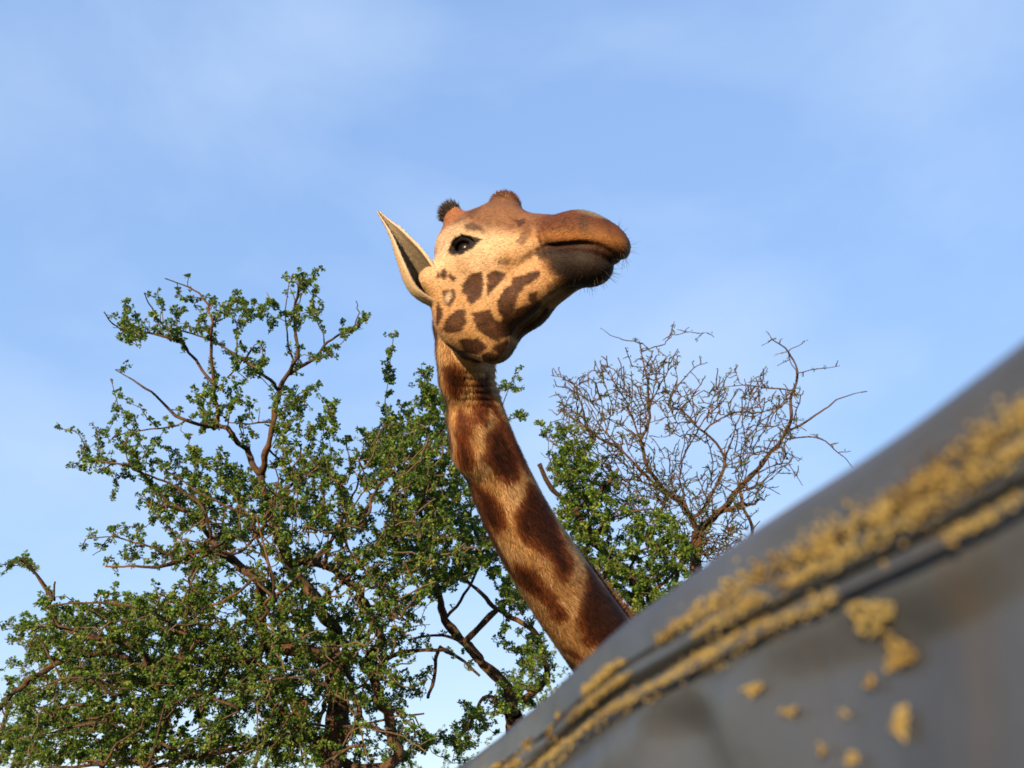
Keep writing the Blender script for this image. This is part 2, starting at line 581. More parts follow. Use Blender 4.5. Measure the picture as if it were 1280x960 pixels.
CREAM = np.array([.58, .42, .27])
TAN = np.array([.44, .225, .085])
BROWN = np.array([.066, .028, .013])
RUST = np.array([.165, .072, .032])


def coat(q0):
    q0 = np.asarray(q0, float)
    p = w2h(q0)
    n = len(q0)
    c = np.tile(CREAM, (n, 1))
    n1 = fbm(q0 * 14, 3, 3)
    n2 = fbm(q0 * 60, 2, 9)
    hd = head_sdf(q0.astype(np.float32)) ; nd = np.minimum(neck_sdf(q0.astype(np.float32)), 9)
    low = q0[:, 2] < NECK[7][2] - .05
    is_head = (hd < nd + .004) & ~low
    # ---- head
    h = is_head
    ph = p[h]; a = np.abs(ph[:, 1]); side = np.stack([ph[:, 0], ph[:, 2]], 1)
    wob = np.stack([fbm(q0[h] * 90, 2, 21), fbm(q0[h] * 90, 2, 22)], 1) * .0022
    ch = c[h]
    ch = mixc(ch, (.42, .235, .092), sstep(.02, -.22, ph[:, 2] + .05 * n1[h]) * .9)  # tan towards the jaw, with some of its shading put into the coat
    ch = mixc(ch, (.36, .20, .085), sstep(.1, .8, fbm(q0[h] * 22, 3, 27)) * sstep(.05, .15, ph[:, 0]) * .55)
    ch = mixc(ch, TAN, sstep(.08, .24, ph[:, 0] + .02 * n1[h]) * .6)
    # brow, forehead and the horn between the eyes are rust brown
    ch = mixc(ch, RUST, sstep(.028, .075, ph[:, 2] - .10 * np.clip(ph[:, 0] - .12, 0, 1) - .25 * np.clip(.01 - ph[:, 0], 0, .2) + .018 * n1[h]) * .92)
    ch = mixc(ch, (.12, .052, .026), sstep(.135, .17, ph[:, 2] + .012 * n1[h]) * .65)
    ch = mixc(ch, BROWN, sstep(.15, .8, fbm(q0[h] * 30, 3, 63) + .2 * n2[h]) * sstep(.02, .08, ph[:, 2]) * .6)
    # cheek patches, cream-edged; the ring by the ear has a pale middle
    sideW = side + wob
    for k, pl in enumerate(HPATCH):
        f = sstep(.0028, -.0022, poly_sd(sideW, pl) + .0020 * n2[h] - (.005 if k in (12, 13, 14, 15, 16, 10) else .0))
        if k in (18, 19, 21, 22): f = f * .62
        f = f * np.where(a > .012, 1, .4)
        if k in (13, 14): pass
        col = BROWN * (1 + .35 * (n2[h][:, None]))
        ch = ch + (col - ch) * f[:, None]
    ch = mixc(ch, (.56, .42, .28), .8 * sstep(.013, .004, np.hypot((side[:, 0] - .010), (side[:, 1] + .145) * .55)))
    # muzzle
    me = np.interp(ph[:, 2], [-.08, -.046, -.014, .012, .048, .094], [.322, .280, .250, .240, .232, .238])
    mz = sstep(-.030, .030, ph[:, 0] - me + .020 * n1[h] + .014 * fbm(q0[h] * 38, 2, 33))
    ch = mixc(ch, (.150, .054, .016), mz * .95)
    strk = fbm(np.stack([ph[:, 0] * 80, ph[:, 1] * 40, ph[:, 2] * 44], 1), 3, 31)
    ch = mixc(ch, (.075, .028, .012), mz * sstep(-.2, .7, strk) * .65)
    ch = mixc(ch, (.095, .030, .012), mz * sstep(.034, .075, ph[:, 2] + .02 * n1[h]) * .8)
    ch = mixc(ch, (.04, .02, .013), mz * sstep(.1, .6, fbm(q0[h] * 34, 3, 35)) * sstep(.01, .06, ph[:, 2]) * .65)
    ch = mixc(ch, (.34, .150, .038), mz * np.exp(-((ph[:, 2] - .032) / .012) ** 2) * .55)
    md = path_dist(np.stack([ph[:, 0], a, ph[:, 2]], 1), MPATH, MRAD * 0)
    zm = np.interp(ph[:, 0], MPATH[:, 0], MPATH[:, 2])
    below = sstep(.002, -.006, ph[:, 2] - zm) * mz
    ch = mixc(ch, (.045, .013, .007), below * .95)  # dark lip and chin, with the shade under the mouth put into the coat
    ch = mixc(ch, (.014, .009, .007), below * sstep(.014, -.014, ph[:, 2] + .012 * n1[h]) * .95)
    ch = mixc(ch, (.030, .014, .010), sstep(.014, .004, md) * .85)
    ch = mixc(ch, (.20, .17, .13), sstep(.016, .006, np.abs(ph[:, 2] - .098)) * sstep(.31, .33, ph[:, 0]) * sstep(.40, .385, ph[:, 0]) * sstep(.075, .06, a) * .8)
    # eye surround and brow
    ch = mixc(ch, (.030, .016, .011), sstep(.004, -.005, poly_sd(sideW, BROW) + .003 * n2[h]) * (a > .05) * .75)
    ch = mixc(ch, (.012, .009, .008), sstep(.0025, -.002, poly_sd(sideW, EYEBLACK)) * (a > .05))
    # ossicones
    od = np.linalg.norm(np.stack([ph[:, 0] + .080, a - .05, ph[:, 2] - .104], 1), axis=1)
    ch = mixc(ch, (.30, .13, .06), sstep(.075, .05, od) * .9)
    ch = mixc(ch, (.02, .014, .012), sstep(.026, .016, od + .004 * n1[h]) * .0)
    c[h] = ch * (1 + .10 * n1[h] + .08 * n2[h])[:, None]
    # ---- neck
    k_ = ~is_head & ~low
    if k_.any():
        uv, _ = neck_uv(q0[k_])
        cn = np.tile(np.array([.52, .285, .115]), (k_.sum(), 1))
        cn = mixc(cn, (.68, .45, .235), sstep(-.3, .7, n1[k_]) * .6)
        wv = np.stack([fbm(q0[k_] * 28, 3, 41), fbm(q0[k_] * 28, 3, 42)], 1) * np.array([.012, .007])
        for i, pl in enumerate(NPATCH):
            sd = poly_sd(uv + wv, pl)
            cn = mixc(cn, (.165, .042, .012), sstep(.020, .002, sd + .004 * n1[k_]) * .95)
            cn = mixc(cn, (.034, .010, .005), sstep(.002, -.020, sd + .008 * n1[k_]) * .85)
        ve = voronoi_edge(q0[k_] * np.array([1, 1, .8]))
        back = sstep(.105, .125, np.abs(uv[:, 1] + .012))
        cn = mixc(cn, (.13, .048, .018), back * sstep(.02, .05, ve + .01 * n1[k_]))
        c[k_] = cn * (1 + .10 * n1[k_] + .10 * n2[k_])[:, None]
    # ---- trunk and legs
    if low.any():
        ve = voronoi_edge(q0[low])
        cb = np.tile(np.array([.50, .31, .15]), (low.sum(), 1))
        cb = mixc(cb, (.13, .046, .017), sstep(.03, .07, ve + .012 * n1[low]) * sstep(.45, .9, q0[low][:, 2] + .1 * n1[low]))
        cb = mixc(cb, (.05, .035, .025), sstep(.13, .09, q0[low][:, 2]))
        c[low] = cb
    return np.clip(c * .68, .003, .9)


def coat_material(name, rough=.72):
    m, n, l, b = new_mat(name)
    at_ = n.new('ShaderNodeVertexColor'); at_.layer_name = 'coat'
    l.new(at_.outputs['Color'], b.inputs['Base Color'])
    b.inputs['Roughness'].default_value = rough
    b.inputs['Specular IOR Level'].default_value = .22
    tcx = n.new('ShaderNodeTexCoord')
    nz_ = n.new('ShaderNodeTexNoise'); nz_.inputs['Scale'].default_value = 260; nz_.inputs['Detail'].default_value = 3
    bmp = n.new('ShaderNodeBump'); bmp.inputs['Strength'].default_value = .35; bmp.inputs['Distance'].default_value = .003
    l.new(tcx.outputs['Object'], nz_.inputs['Vector'])
    l.new(nz_.outputs['Fac'], bmp.inputs['Height'])
    l.new(bmp.outputs['Normal'], b.inputs['Normal'])
    return m


def blades(roots, dirs, side, length, width, cols, nrm=None, bend=None, segs=1):
    """hair as tapering blades; returns verts, triangles, colours, normals"""
    n = len(roots)
    length = np.asarray(length).reshape(-1, 1); width = np.asarray(width).reshape(-1, 1)
    if segs == 1:
        v = np.stack([roots - side * width / 2, roots + side * width / 2, roots + dirs * length], 1)
        f = np.arange(3 * n).reshape(n, 3)
        k = 3
    else:
        bend = np.zeros_like(roots) if bend is None else bend
        m_ = roots + dirs * length * .55 + bend * length * .2
        t_ = roots + dirs * length + bend * length * .75
        v = np.stack([roots - side * width / 2, roots + side * width / 2, m_ - side * width * .35, m_ + side * width * .35, t_], 1)
        b0 = np.arange(n)[:, None] * 5
        f = np.concatenate([b0 + np.array([0, 1, 3]), b0 + np.array([0, 3, 2]), b0 + np.array([2, 3, 4])])
        k = 5
    v = v.reshape(-1, 3)
    cc = np.repeat(cols, k, 0)
    nn = np.repeat(nrm, k, 0) if nrm is not None else None
    return v, f, cc, nn


# ------------------------------------------------------------------ build the giraffe
rg = np.random.RandomState(11)
hb = h2w([[x, y, z] for x in (-.2, .5) for y in (-.2, .2) for z in (-.32, .25)])
allp = np.concatenate([hb, np.array(NECK)])
lo_, hi_ = allp.min(0) - .12, allp.max(0) + .16
cut, cdir = NECK[7], unit(NECK[7] - NECK[6])
vf, ff = surface_nets(sdf_full, lo_, hi_, 0.0048, lambda q: (q - cut) @ cdir < 0)
bl = np.array([NB[0] - .7, NB[1] - .7, -.04]); bh = np.array([NB[0] + 2.0, NB[1] + 1.7, 3.1])
vb, fb = surface_nets(sdf_full, bl, bh, 0.022, lambda q: (q - cut) @ cdir > -0.015)
print('giraffe surface', len(ff), len(fb), round(time.time() - T0, 1))
g_loc = bp(.8, 0, 0)
giraffe = tag(empty('giraffe', g_loc), 'giraffe with rust brown patches stretching its neck up beside the grey tarpaulin', 'giraffe')
m_coat = coat_material('giraffe_hide')
m_fur = coat_material('giraffe_fur', .62)
m_fur.node_tree.nodes['Principled BSDF'].inputs['Normal'].links and m_fur.node_tree.links.remove(m_fur.node_tree.nodes['Principled BSDF'].inputs['Normal'].links[0])


def ear(sgn):
    """a leaf-shaped cup: rings of a C section swept from the root to the tip"""
    A = w2h(np.array([at(550, 374, 2.40), at(527, 354, 2.375), at(511, 324, 2.35), at(494, 292, 2.345), at(473, 265, 2.37)]))
    P, Wd = crom(A, [.034, .047, .040, .022, .0055], 5)
    Tn = np.gradient(P, axis=0); Tn /= np.linalg.norm(Tn, axis=1)[:, None]
    view = unit(w2h(CAMP[None])[0] - P[len(P) // 2])
    V, Fc, Cc = [], [], []
    nu = 17
    for layer in (0, 1):
        for i, (a_, t_, w_) in enumerate(zip(P, Tn, Wd)):
            sd_ = unit(np.cross(t_, view)); fr = unit(np.cross(sd_, t_))
            if fr @ view < 0: fr = -fr
            if (sd_ @ HM) @ CAMR[:, 0] < 0: sd_ = -sd_                  # side axis points to the head
            tt_ = i / len(P); op = unit((1.0 - .45 * tt_) * fr + (.30 + .45 * tt_) * sd_); s2 = unit(np.cross(op, t_))
            if s2 @ sd_ < 0: s2 = -s2
            for j in range(nu):
                u = -1 + 2 * j / (nu - 1)
                ang = u * R(142 - 62 * i / len(P))
                r_ = w_ * (1 - (.10 * layer)) - .0022 * layer
                r_ = max(r_, .0012)
                pt = a_ + s2 * math.sin(ang) * r_ - op * (math.cos(ang) - .35) * r_ * 1.0
                V.append(pt)
                inner = np.array([.15, .125, .09]) * (1 - .25 * abs(math.sin(u * 9 + i * .35))) if layer else np.array([.34, .26, .165])
                if abs(u) > .9: inner = np.array([.44, .36, .26])
                Cc.append(inner)
    nr = len(P)
    for layer in (0, 1):
        o0 = layer * nr * nu
        for i in range(nr - 1):
            for j in range(nu - 1):
                q = [o0 + i * nu + j, o0 + i * nu + j + 1, o0 + (i + 1) * nu + j + 1, o0 + (i + 1) * nu + j]
                Fc.append(q if layer else q[::-1])
    for i in range(nr - 1):                                             # rims
        for j in (0, nu - 1):
            q = [i * nu + j, (i + 1) * nu + j, nr * nu + (i + 1) * nu + j, nr * nu + i * nu + j]
            Fc.append(q if j else q[::-1])
    V = np.array(V)
    if sgn > 0:
        V[:, 1] *= -1
        Fc = [q[::-1] for q in Fc]
    return h2w(V), np.array(Fc), np.array(Cc)


earN, earF, earC = ear(-1)
ear2N, ear2F, ear2C = ear(1)
cf, cb_ = coat(vf), coat(vb)
n0, n1_ = len(vf), len(vf) + len(vb)
V = np.concatenate([vf, vb, earN, ear2N])
F = np.concatenate([ff, fb + n0, earF + n1_, ear2F + n1_ + len(earN)])
mesh_obj('body', V, F, m_coat, giraffe, True, np.concatenate([cf, cb_, earC, ear2C]))
print('coat', round(time.time() - T0, 1))

# short fur over head and neck
tri = vf[ff]
area = np.linalg.norm(np.cross(tri[:, 1] - tri[:, 0], tri[:, 2] - tri[:, 0]), axis=1)
NF = 210000
pick = rg.choice(len(ff), NF, p=area / area.sum())
wts = rg.dirichlet((1, 1, 1, 1), NF)
roots = (tri[pick] * wts[:, :, None]).sum(1)
fn_ = np.cross(tri[:, 2] - tri[:, 0], tri[:, 3] - tri[:, 1])
vn = np.zeros_like(vf)
for k in range(4): np.add.at(vn, ff[:, k], fn_)
vn /= np.linalg.norm(vn, axis=1)[:, None] + 1e-12
nrm = (vn[ff[pick]] * wts[:, :, None]).sum(1)
nrm /= np.linalg.norm(nrm, axis=1)[:, None]
ph = w2h(roots)
ish = (head_sdf(roots.astype(np.float32)) < path_dist(roots, NP, NR))
uvn, tng = neck_uv(roots)
flow = np.where(ish[:, None], (np.array([[-1, 0, -.25]]) @ HM), tng)
flow = flow + np.stack([fbm(roots * 25, 2, s) for s in (51, 52, 53)], 1) * .28 + rg.randn(NF, 3) * .16
flow = flow - nrm * (flow * nrm).sum(1)[:, None]
flow /= np.linalg.norm(flow, axis=1)[:, None]
tilt = rg.uniform(.18, .45, NF)[:, None]
dirs = flow * np.cos(tilt) + nrm * np.sin(tilt)
side = np.cross(dirs, nrm); side /= np.linalg.norm(side, axis=1)[:, None]
ln = np.where(ish, rg.uniform(.005, .010, NF), rg.uniform(.010, .020, NF))
zmz = ish & (ph[:, 0] > .24)
ln[zmz] *= .9
eyed = np.linalg.norm(np.stack([ph[:, 0] - EYE[0], np.abs(ph[:, 1]) - EYE[1], (ph[:, 2] - EYE[2]) * 1.3], 1), axis=1)
keep = eyed > .042
jit_ = np.where(zmz, .55, .42)
fc = (cf[ff[pick]] * wts[:, :, None]).sum(1) * (1 + jit_ * rg.uniform(-1, 1, NF))[:, None]
sel = lambda a_: a_[keep]
v_, f_, c_, n_ = blades(sel(roots) - sel(nrm) * .0005, sel(dirs), sel(side), sel(ln), rg.uniform(.0010, .0019, keep.sum()), sel(fc),
                        sel(nrm) * .8 + sel(dirs) * .2 + rg.randn(keep.sum(), 3) * .13)
n_ /= np.linalg.norm(n_, axis=1)[:, None]
tag(mesh_obj('fur', v_, f_, m_fur, giraffe, False, c_, n_), kind='stuff')
print('fur', round(time.time() - T0, 1))


# longer, sparser fur down the trunk
tb = vb[fb]
fnb = np.cross(tb[:, 2] - tb[:, 0], tb[:, 3] - tb[:, 1])
arb = np.linalg.norm(fnb, axis=1)
nB = 90000
pk = rg.choice(len(fb), nB, p=arb / arb.sum())
wt = rg.dirichlet((1, 1, 1, 1), nB)
rb_ = (tb[pk] * wt[:, :, None]).sum(1)
nb_ = fnb[pk] / arb[pk][:, None]
fl = np.array([.4, .3, -.8]) + rg.randn(nB, 3) * .2
fl = fl - nb_ * (fl * nb_).sum(1)[:, None]; fl /= np.linalg.norm(fl, axis=1)[:, None]
db_ = fl * .95 + nb_ * .3
sb_ = np.cross(db_, nb_); sb_ /= np.linalg.norm(sb_, axis=1)[:, None]
v_, f_, c_, n_ = blades(rb_, db_, sb_, rg.uniform(.014, .028, nB), .0045, (cb_[fb[pk]] * wt[:, :, None]).sum(1) * rg.uniform(.7, 1.25, nB)[:, None], nb_ * .8 + db_ * .2)
n_ /= np.linalg.norm(n_, axis=1)[:, None]
tag(mesh_obj('fur', v_, f_, m_fur, giraffe, False, c_, n_), kind='stuff')

# and on the ears
for ev, ef, ec in ((earN, earF, earC), (ear2N, ear2F, ear2C)):
    t4 = ev[ef]
    nE = 7000
    ar = np.linalg.norm(np.cross(t4[:, 2] - t4[:, 0], t4[:, 3] - t4[:, 1]), axis=1) + 1e-9
    pk = rg.choice(len(ef), nE, p=ar / ar.sum())
    wt = rg.dirichlet((1, 1, 1, 1), nE)
    rt_ = (t4[pk] * wt[:, :, None]).sum(1)
    nr_ = np.cross(t4[:, 2] - t4[:, 0], t4[:, 3] - t4[:, 1])[pk]; nr_ /= np.linalg.norm(nr_, axis=1)[:, None] + 1e-12
    axis_ = unit(ev[len(ev) // 2 - 9] - ev[8])
    fl = axis_ + rg.randn(nE, 3) * .25; fl -= nr_ * (fl * nr_).sum(1)[:, None]; fl /= np.linalg.norm(fl, axis=1)[:, None]
    dr_ = fl * .93 + nr_ * .36
    sd_ = np.cross(dr_, nr_); sd_ /= np.linalg.norm(sd_, axis=1)[:, None]
    cc_ = (ec[ef[pk]] * wt[:, :, None]).sum(1) * rg.uniform(.6, 1.3, nE)[:, None]
    v_, f_, c_, n_ = blades(rt_, dr_, sd_, rg.uniform(.005, .011, nE), .0011, cc_, nr_ * .8 + dr_ * .3)
    n_ /= np.linalg.norm(n_, axis=1)[:, None]
    tag(mesh_obj('ear_fur', v_, f_, m_fur, giraffe, False, c_, n_), kind='stuff')


def hair(name, roots, dirs, ln, wd, col, bend=None, jit=.25):
    n = len(roots)
    dirs = dirs + rg.randn(n, 3) * jit
    dirs /= np.linalg.norm(dirs, axis=1)[:, None]
    sd_ = np.cross(dirs, unit(CAMP - roots.mean(0)) + rg.randn(n, 3) * .3); sd_ /= np.linalg.norm(sd_, axis=1)[:, None]
    cols = np.asarray(col) * rg.uniform(.6, 1.4, n)[:, None]
    v, f, c, _ = blades(roots, dirs, sd_, ln, wd, cols, None, bend, 2)
    return mesh_obj(name, v, f, m_fur, giraffe, False, c)


def surf_near(P, n, spread):
    """points on the hide near a path"""
    i = rg.randint(0, len(P), n)
    q = P[i] + rg.randn(n, 3) * spread
    for _ in range(4):
        d = sdf_full(q)
        q = q - sdf_normal(sdf_full, q) * d[:, None]
    return q


# mane along the nape
mp_, _ = crom([at(610, 470, 2.72), at(636, 560, 2.74), at(684, 640, 2.75), at(742, 716, 2.78), at(800, 790, 2.84), at(850, 850, 2.95)], [0] * 6, 40)
q = surf_near(mp_, 9000, .010)
nn = sdf_normal(sdf_full, q)
_, tg = neck_uv(q)
hair('mane', q, nn - tg * .25, rg.uniform(.025, .05, len(q)), .0016, (.09, .042, .020), bend=np.tile([0, 0, -.15], (len(q), 1)), jit=.22)
# black tufts round the ossicones
for s in (-1, 1):
    n = 2600
    d_ = rg.randn(n, 3); d_ /= np.linalg.norm(d_, axis=1)[:, None]
    ax = unit(np.array([-.038, .005 * s, .043]))
    d_ = d_[(d_ @ ax) > .0]
    ring = (d_ @ ax) < .92
    d_ = d_[ring & (d_[:, 0] < .35)]
    b = np.array([-.082, .050 * s, .102]) + d_ * .026
    hair('horn_tuft', h2w(b), (d_ * .7 + ax * .9 + np.array([-.35, 0, .0])) @ HM, rg.uniform(.014, .032, len(b)), .0016, (.016, .011, .009), jit=.22)
# fuzz on the median horn
n = 1400
d_ = rg.randn(n, 3); d_ /= np.linalg.norm(d_, axis=1)[:, None]; d_ = d_[d_[:, 2] > .1]
hair('horn_tuft', h2w(np.array([.047, 0, .146]) + d_ * .040), (d_ + np.array([0, 0, .4])) @ HM, rg.uniform(.005, .012, len(d_)), .0012, (.09, .035, .018))
# lashes
for s in (-1, 1):
    n = 420
    i = rg.uniform(0, len(LID_U) - 1.01, n); k = i.astype(int)
    b = LID_U[k] + (LID_U[k + 1] - LID_U[k]) * (i - k)[:, None]
    b = b * np.array([1, s, 1]) + np.array([0, .004 * s, .002])
    hair('eyelashes', h2w(b), np.tile(np.array([.25, s * 1.0, -.25]), (n, 1)) @ HM, rg.uniform(.012, .024, n), .0009, (.012, .009, .008), bend=np.tile(np.array([0, 0, .5]) @ HM, (n, 1)), jit=.15)
# whiskers on chin and lips
n = 260
d_ = rg.randn(n, 3); d_ /= np.linalg.norm(d_, axis=1)[:, None]
d_ = d_[(d_[:, 0] > -.2) & ((d_[:, 2] < .1) | (d_[:, 0] > .5))]
b = np.array([.345, 0, .0]) + d_ * np.array([.1, .07, .075])
qw = h2w(b)
for _ in range(6): qw = qw - sdf_normal(sdf_full, qw) * sdf_full(qw)[:, None]
tag(hair('whiskers', qw, sdf_normal(sdf_full, qw), rg.uniform(.015, .038, len(qw)), .0006, (.03, .018, .012)), kind='stuff')
# tail tuft
tt = bp(1.72, 0, 1.08) + rg.randn(600, 3) * .012
hair('tail_tuft', tt, np.tile([0, 0, -1.], (600, 1)), rg.uniform(.25, .45, 600), .003, (.015, .011, .009), jit=.08)

# eyes
m_eye, n_, l_, b_ = new_mat('giraffe_eye')
b_.inputs['Base Color'].default_value = (.006, .004, .003, 1)
b_.inputs['Roughness'].default_value = .32
b_.inputs['Specular IOR Level'].default_value = .22
for s in (-1, 1):
    bm = bmesh.new()
    bmesh.ops.create_uvsphere(bm, u_segments=32, v_segments=20, radius=EYE_R)
    vv = np.array([v.co[:] for v in bm.verts])
    o_ = np.array([EYE[0], EYE[1] * s, EYE[2]])
    out_d = unit(np.array([.15, s, -.1]))
    al = vv @ out_d
    vv = vv + np.outer(np.clip(al - .8 * EYE_R, 0, 1) * .5, out_d)            # corneal bulge
    ff_ = [[v.index for v in f.verts] for f in bm.faces]
    bm.free()
    mesh_obj('eye', h2w(vv + o_), ff_, m_eye, giraffe, True)
print('giraffe done', round(time.time() - T0, 1))

# ================================================================== ground
def ground_material():
    m, n, l, b = new_mat('pasture_ground')
    tcx = n.new('ShaderNodeTexCoord')
    n1 = n.new('ShaderNodeTexNoise'); n1.inputs['Scale'].default_value = .35; n1.inputs['Detail'].default_value = 8
    n2 = n.new('ShaderNodeTexNoise'); n2.inputs['Scale'].default_value = 9; n2.inputs['Detail'].default_value = 6
    r1 = n.new('ShaderNodeValToRGB')
    r1.color_ramp.elements[0].position = .38; r1.color_ramp.elements[0].color = (.060, .105, .024, 1)
    r1.color_ramp.elements[1].position = .66; r1.color_ramp.elements[1].color = (.17, .13, .075, 1)
    mxx = n.new('ShaderNodeMixRGB'); mxx.blend_type = 'MULTIPLY'; mxx.inputs['Fac'].default_value = .6
    l.new(tcx.outputs['Object'], n1.inputs['Vector']); l.new(tcx.outputs['Object'], n2.inputs['Vector'])
    l.new(n1.outputs['Fac'], r1.inputs['Fac']); l.new(r1.outputs['Color'], mxx.inputs['Color1']); l.new(n2.outputs['Color'], mxx.inputs['Color2'])
    l.new(mxx.outputs['Color'], b.inputs['Base Color'])
    b.inputs['Roughness'].default_value = .95
    bmp = n.new('ShaderNodeBump'); bmp.inputs['Distance'].default_value = .05
    l.new(n2.outputs['Fac'], bmp.inputs['Height']); l.new(bmp.outputs['Normal'], b.inputs['Normal'])
    return m


gx = np.concatenate([-np.geomspace(900, 4, 20), np.linspace(-3, 3, 5), np.geomspace(4, 900, 20)])
GV = np.stack(np.meshgrid(gx, gx, indexing='ij'), -1).reshape(-1, 2)
gz = np.where(np.hypot(GV[:, 0], GV[:, 1]) > 14, .25 * vnoise(np.c_[GV * .05, GV[:, :1] * 0], 3) - .15, 0) - .0
k_ = len(gx)
GF = np.array([[i * k_ + j, (i + 1) * k_ + j, (i + 1) * k_ + j + 1, i * k_ + j + 1] for i in range(k_ - 1) for j in range(k_ - 1)])
tag(mesh_obj('ground', np.c_[GV, gz], GF, ground_material(), None, True), kind='structure')


# ================================================================== trees
def bark_material(name, c1, c2, c3):
    m, n, l, b = new_mat(name)
    tcx = n.new('ShaderNodeTexCoord')
    mpp = n.new('ShaderNodeMapping'); mpp.inputs['Scale'].default_value = (1, 1, .45)
    n1 = n.new('ShaderNodeTexNoise'); n1.inputs['Scale'].default_value = 34; n1.inputs['Detail'].default_value = 7; n1.inputs['Roughness'].default_value = .65
    n2 = n.new('ShaderNodeTexNoise'); n2.inputs['Scale'].default_value = 3.2; n2.inputs['Detail'].default_value = 4
    r1 = n.new('ShaderNodeValToRGB')
    r1.color_ramp.elements[0].position = .36; r1.color_ramp.elements[0].color = (*c1, 1)
    r1.color_ramp.elements[1].position = .66; r1.color_ramp.elements[1].color = (*c2, 1)
    mxx = n.new('ShaderNodeMixRGB'); mxx.inputs['Color2'].default_value = (*c3, 1)
    r2 = n.new('ShaderNodeValToRGB')
    r2.color_ramp.elements[0].position = .5; r2.color_ramp.elements[0].color = (0, 0, 0, 1)
    r2.color_ramp.elements[1].position = .68; r2.color_ramp.elements[1].color = (.75, .75, .75, 1)
    l.new(tcx.outputs['Object'], mpp.inputs['Vector'])
    l.new(mpp.outputs['Vector'], n1.inputs['Vector']); l.new(tcx.outputs['Object'], n2.inputs['Vector'])
    l.new(n1.outputs['Fac'], r1.inputs['Fac']); l.new(n2.outputs['Fac'], r2.inputs['Fac'])
    l.new(r2.outputs['Color'], mxx.inputs['Fac']); l.new(r1.outputs['Color'], mxx.inputs['Color1'])
    l.new(mxx.outputs['Color'], b.inputs['Base Color'])
    b.inputs['Roughness'].default_value = .9
    b.inputs['Specular IOR Level'].default_value = .2
    bmp = n.new('ShaderNodeBump'); bmp.inputs['Distance'].default_value = .03; bmp.inputs['Strength'].default_value = .9
    l.new(n1.outputs['Fac'], bmp.inputs['Height']); l.new(bmp.outputs['Normal'], b.inputs['Normal'])
    return m


def leaf_material(name):
    m, n, l, b = new_mat(name)
    at_ = n.new('ShaderNodeVertexColor'); at_.layer_name = 'coat'
    l.new(at_.outputs['Color'], b.inputs['Base Color'])
    b.inputs['Roughness'].default_value = .5
    b.inputs['Specular IOR Level'].default_value = .3
    tr = n.new('ShaderNodeBsdfTranslucent')
    hs = n.new('ShaderNodeHueSaturation'); hs.inputs['Value'].default_value = 1.5; hs.inputs['Hue'].default_value = .485
    l.new(at_.outputs['Color'], hs.inputs['Color']); l.new(hs.outputs['Color'], tr.inputs['Color'])
    mxs = n.new('ShaderNodeMixShader'); mxs.inputs['Fac'].default_value = .3
    l.new(b.outputs['BSDF'], mxs.inputs[1]); l.new(tr.outputs['BSDF'], mxs.inputs[2])
    l.new(mxs.outputs['Shader'], n['Material Output'].inputs['Surface'])
    return m


m_bark = bark_material('hawthorn_bark', (.024, .016, .011), (.088, .058, .036), (.125, .064, .030))
m_twig = bark_material('hawthorn_twig', (.050, .036, .022), (.135, .094, .056), (.12, .095, .045))
m_leaf = leaf_material('hawthorn_leaf')


def tube(P, Rd, ns):
    """a tapering tube along a polyline: verts, quads"""
    P = np.asarray(P, float)
    T = np.gradient(P, axis=0); T /= np.linalg.norm(T, axis=1)[:, None] + 1e-9
    ref = np.array([.31, .17, .94]) if abs(T[0][2]) < .9 else np.array([.9, .3, .1])
    a = unit(np.cross(T[0], ref))
    V = []
    ang = np.arange(ns) * 2 * math.pi / ns
    for p, t, r in zip(P, T, Rd):
        a = unit(a - t * (a @ t)); b = np.cross(t, a)
        V.append(p + r * (np.cos(ang)[:, None] * a + np.sin(ang)[:, None] * b))
    V = np.concatenate(V)
    i = np.arange(len(P) - 1)[:, None] * ns; j = np.arange(ns)[None]
    jn = (j + 1) % ns
    F = np.stack([i + j, i + jn, i + ns + jn, i + ns + j], -1).reshape(-1, 4)
    return V, F


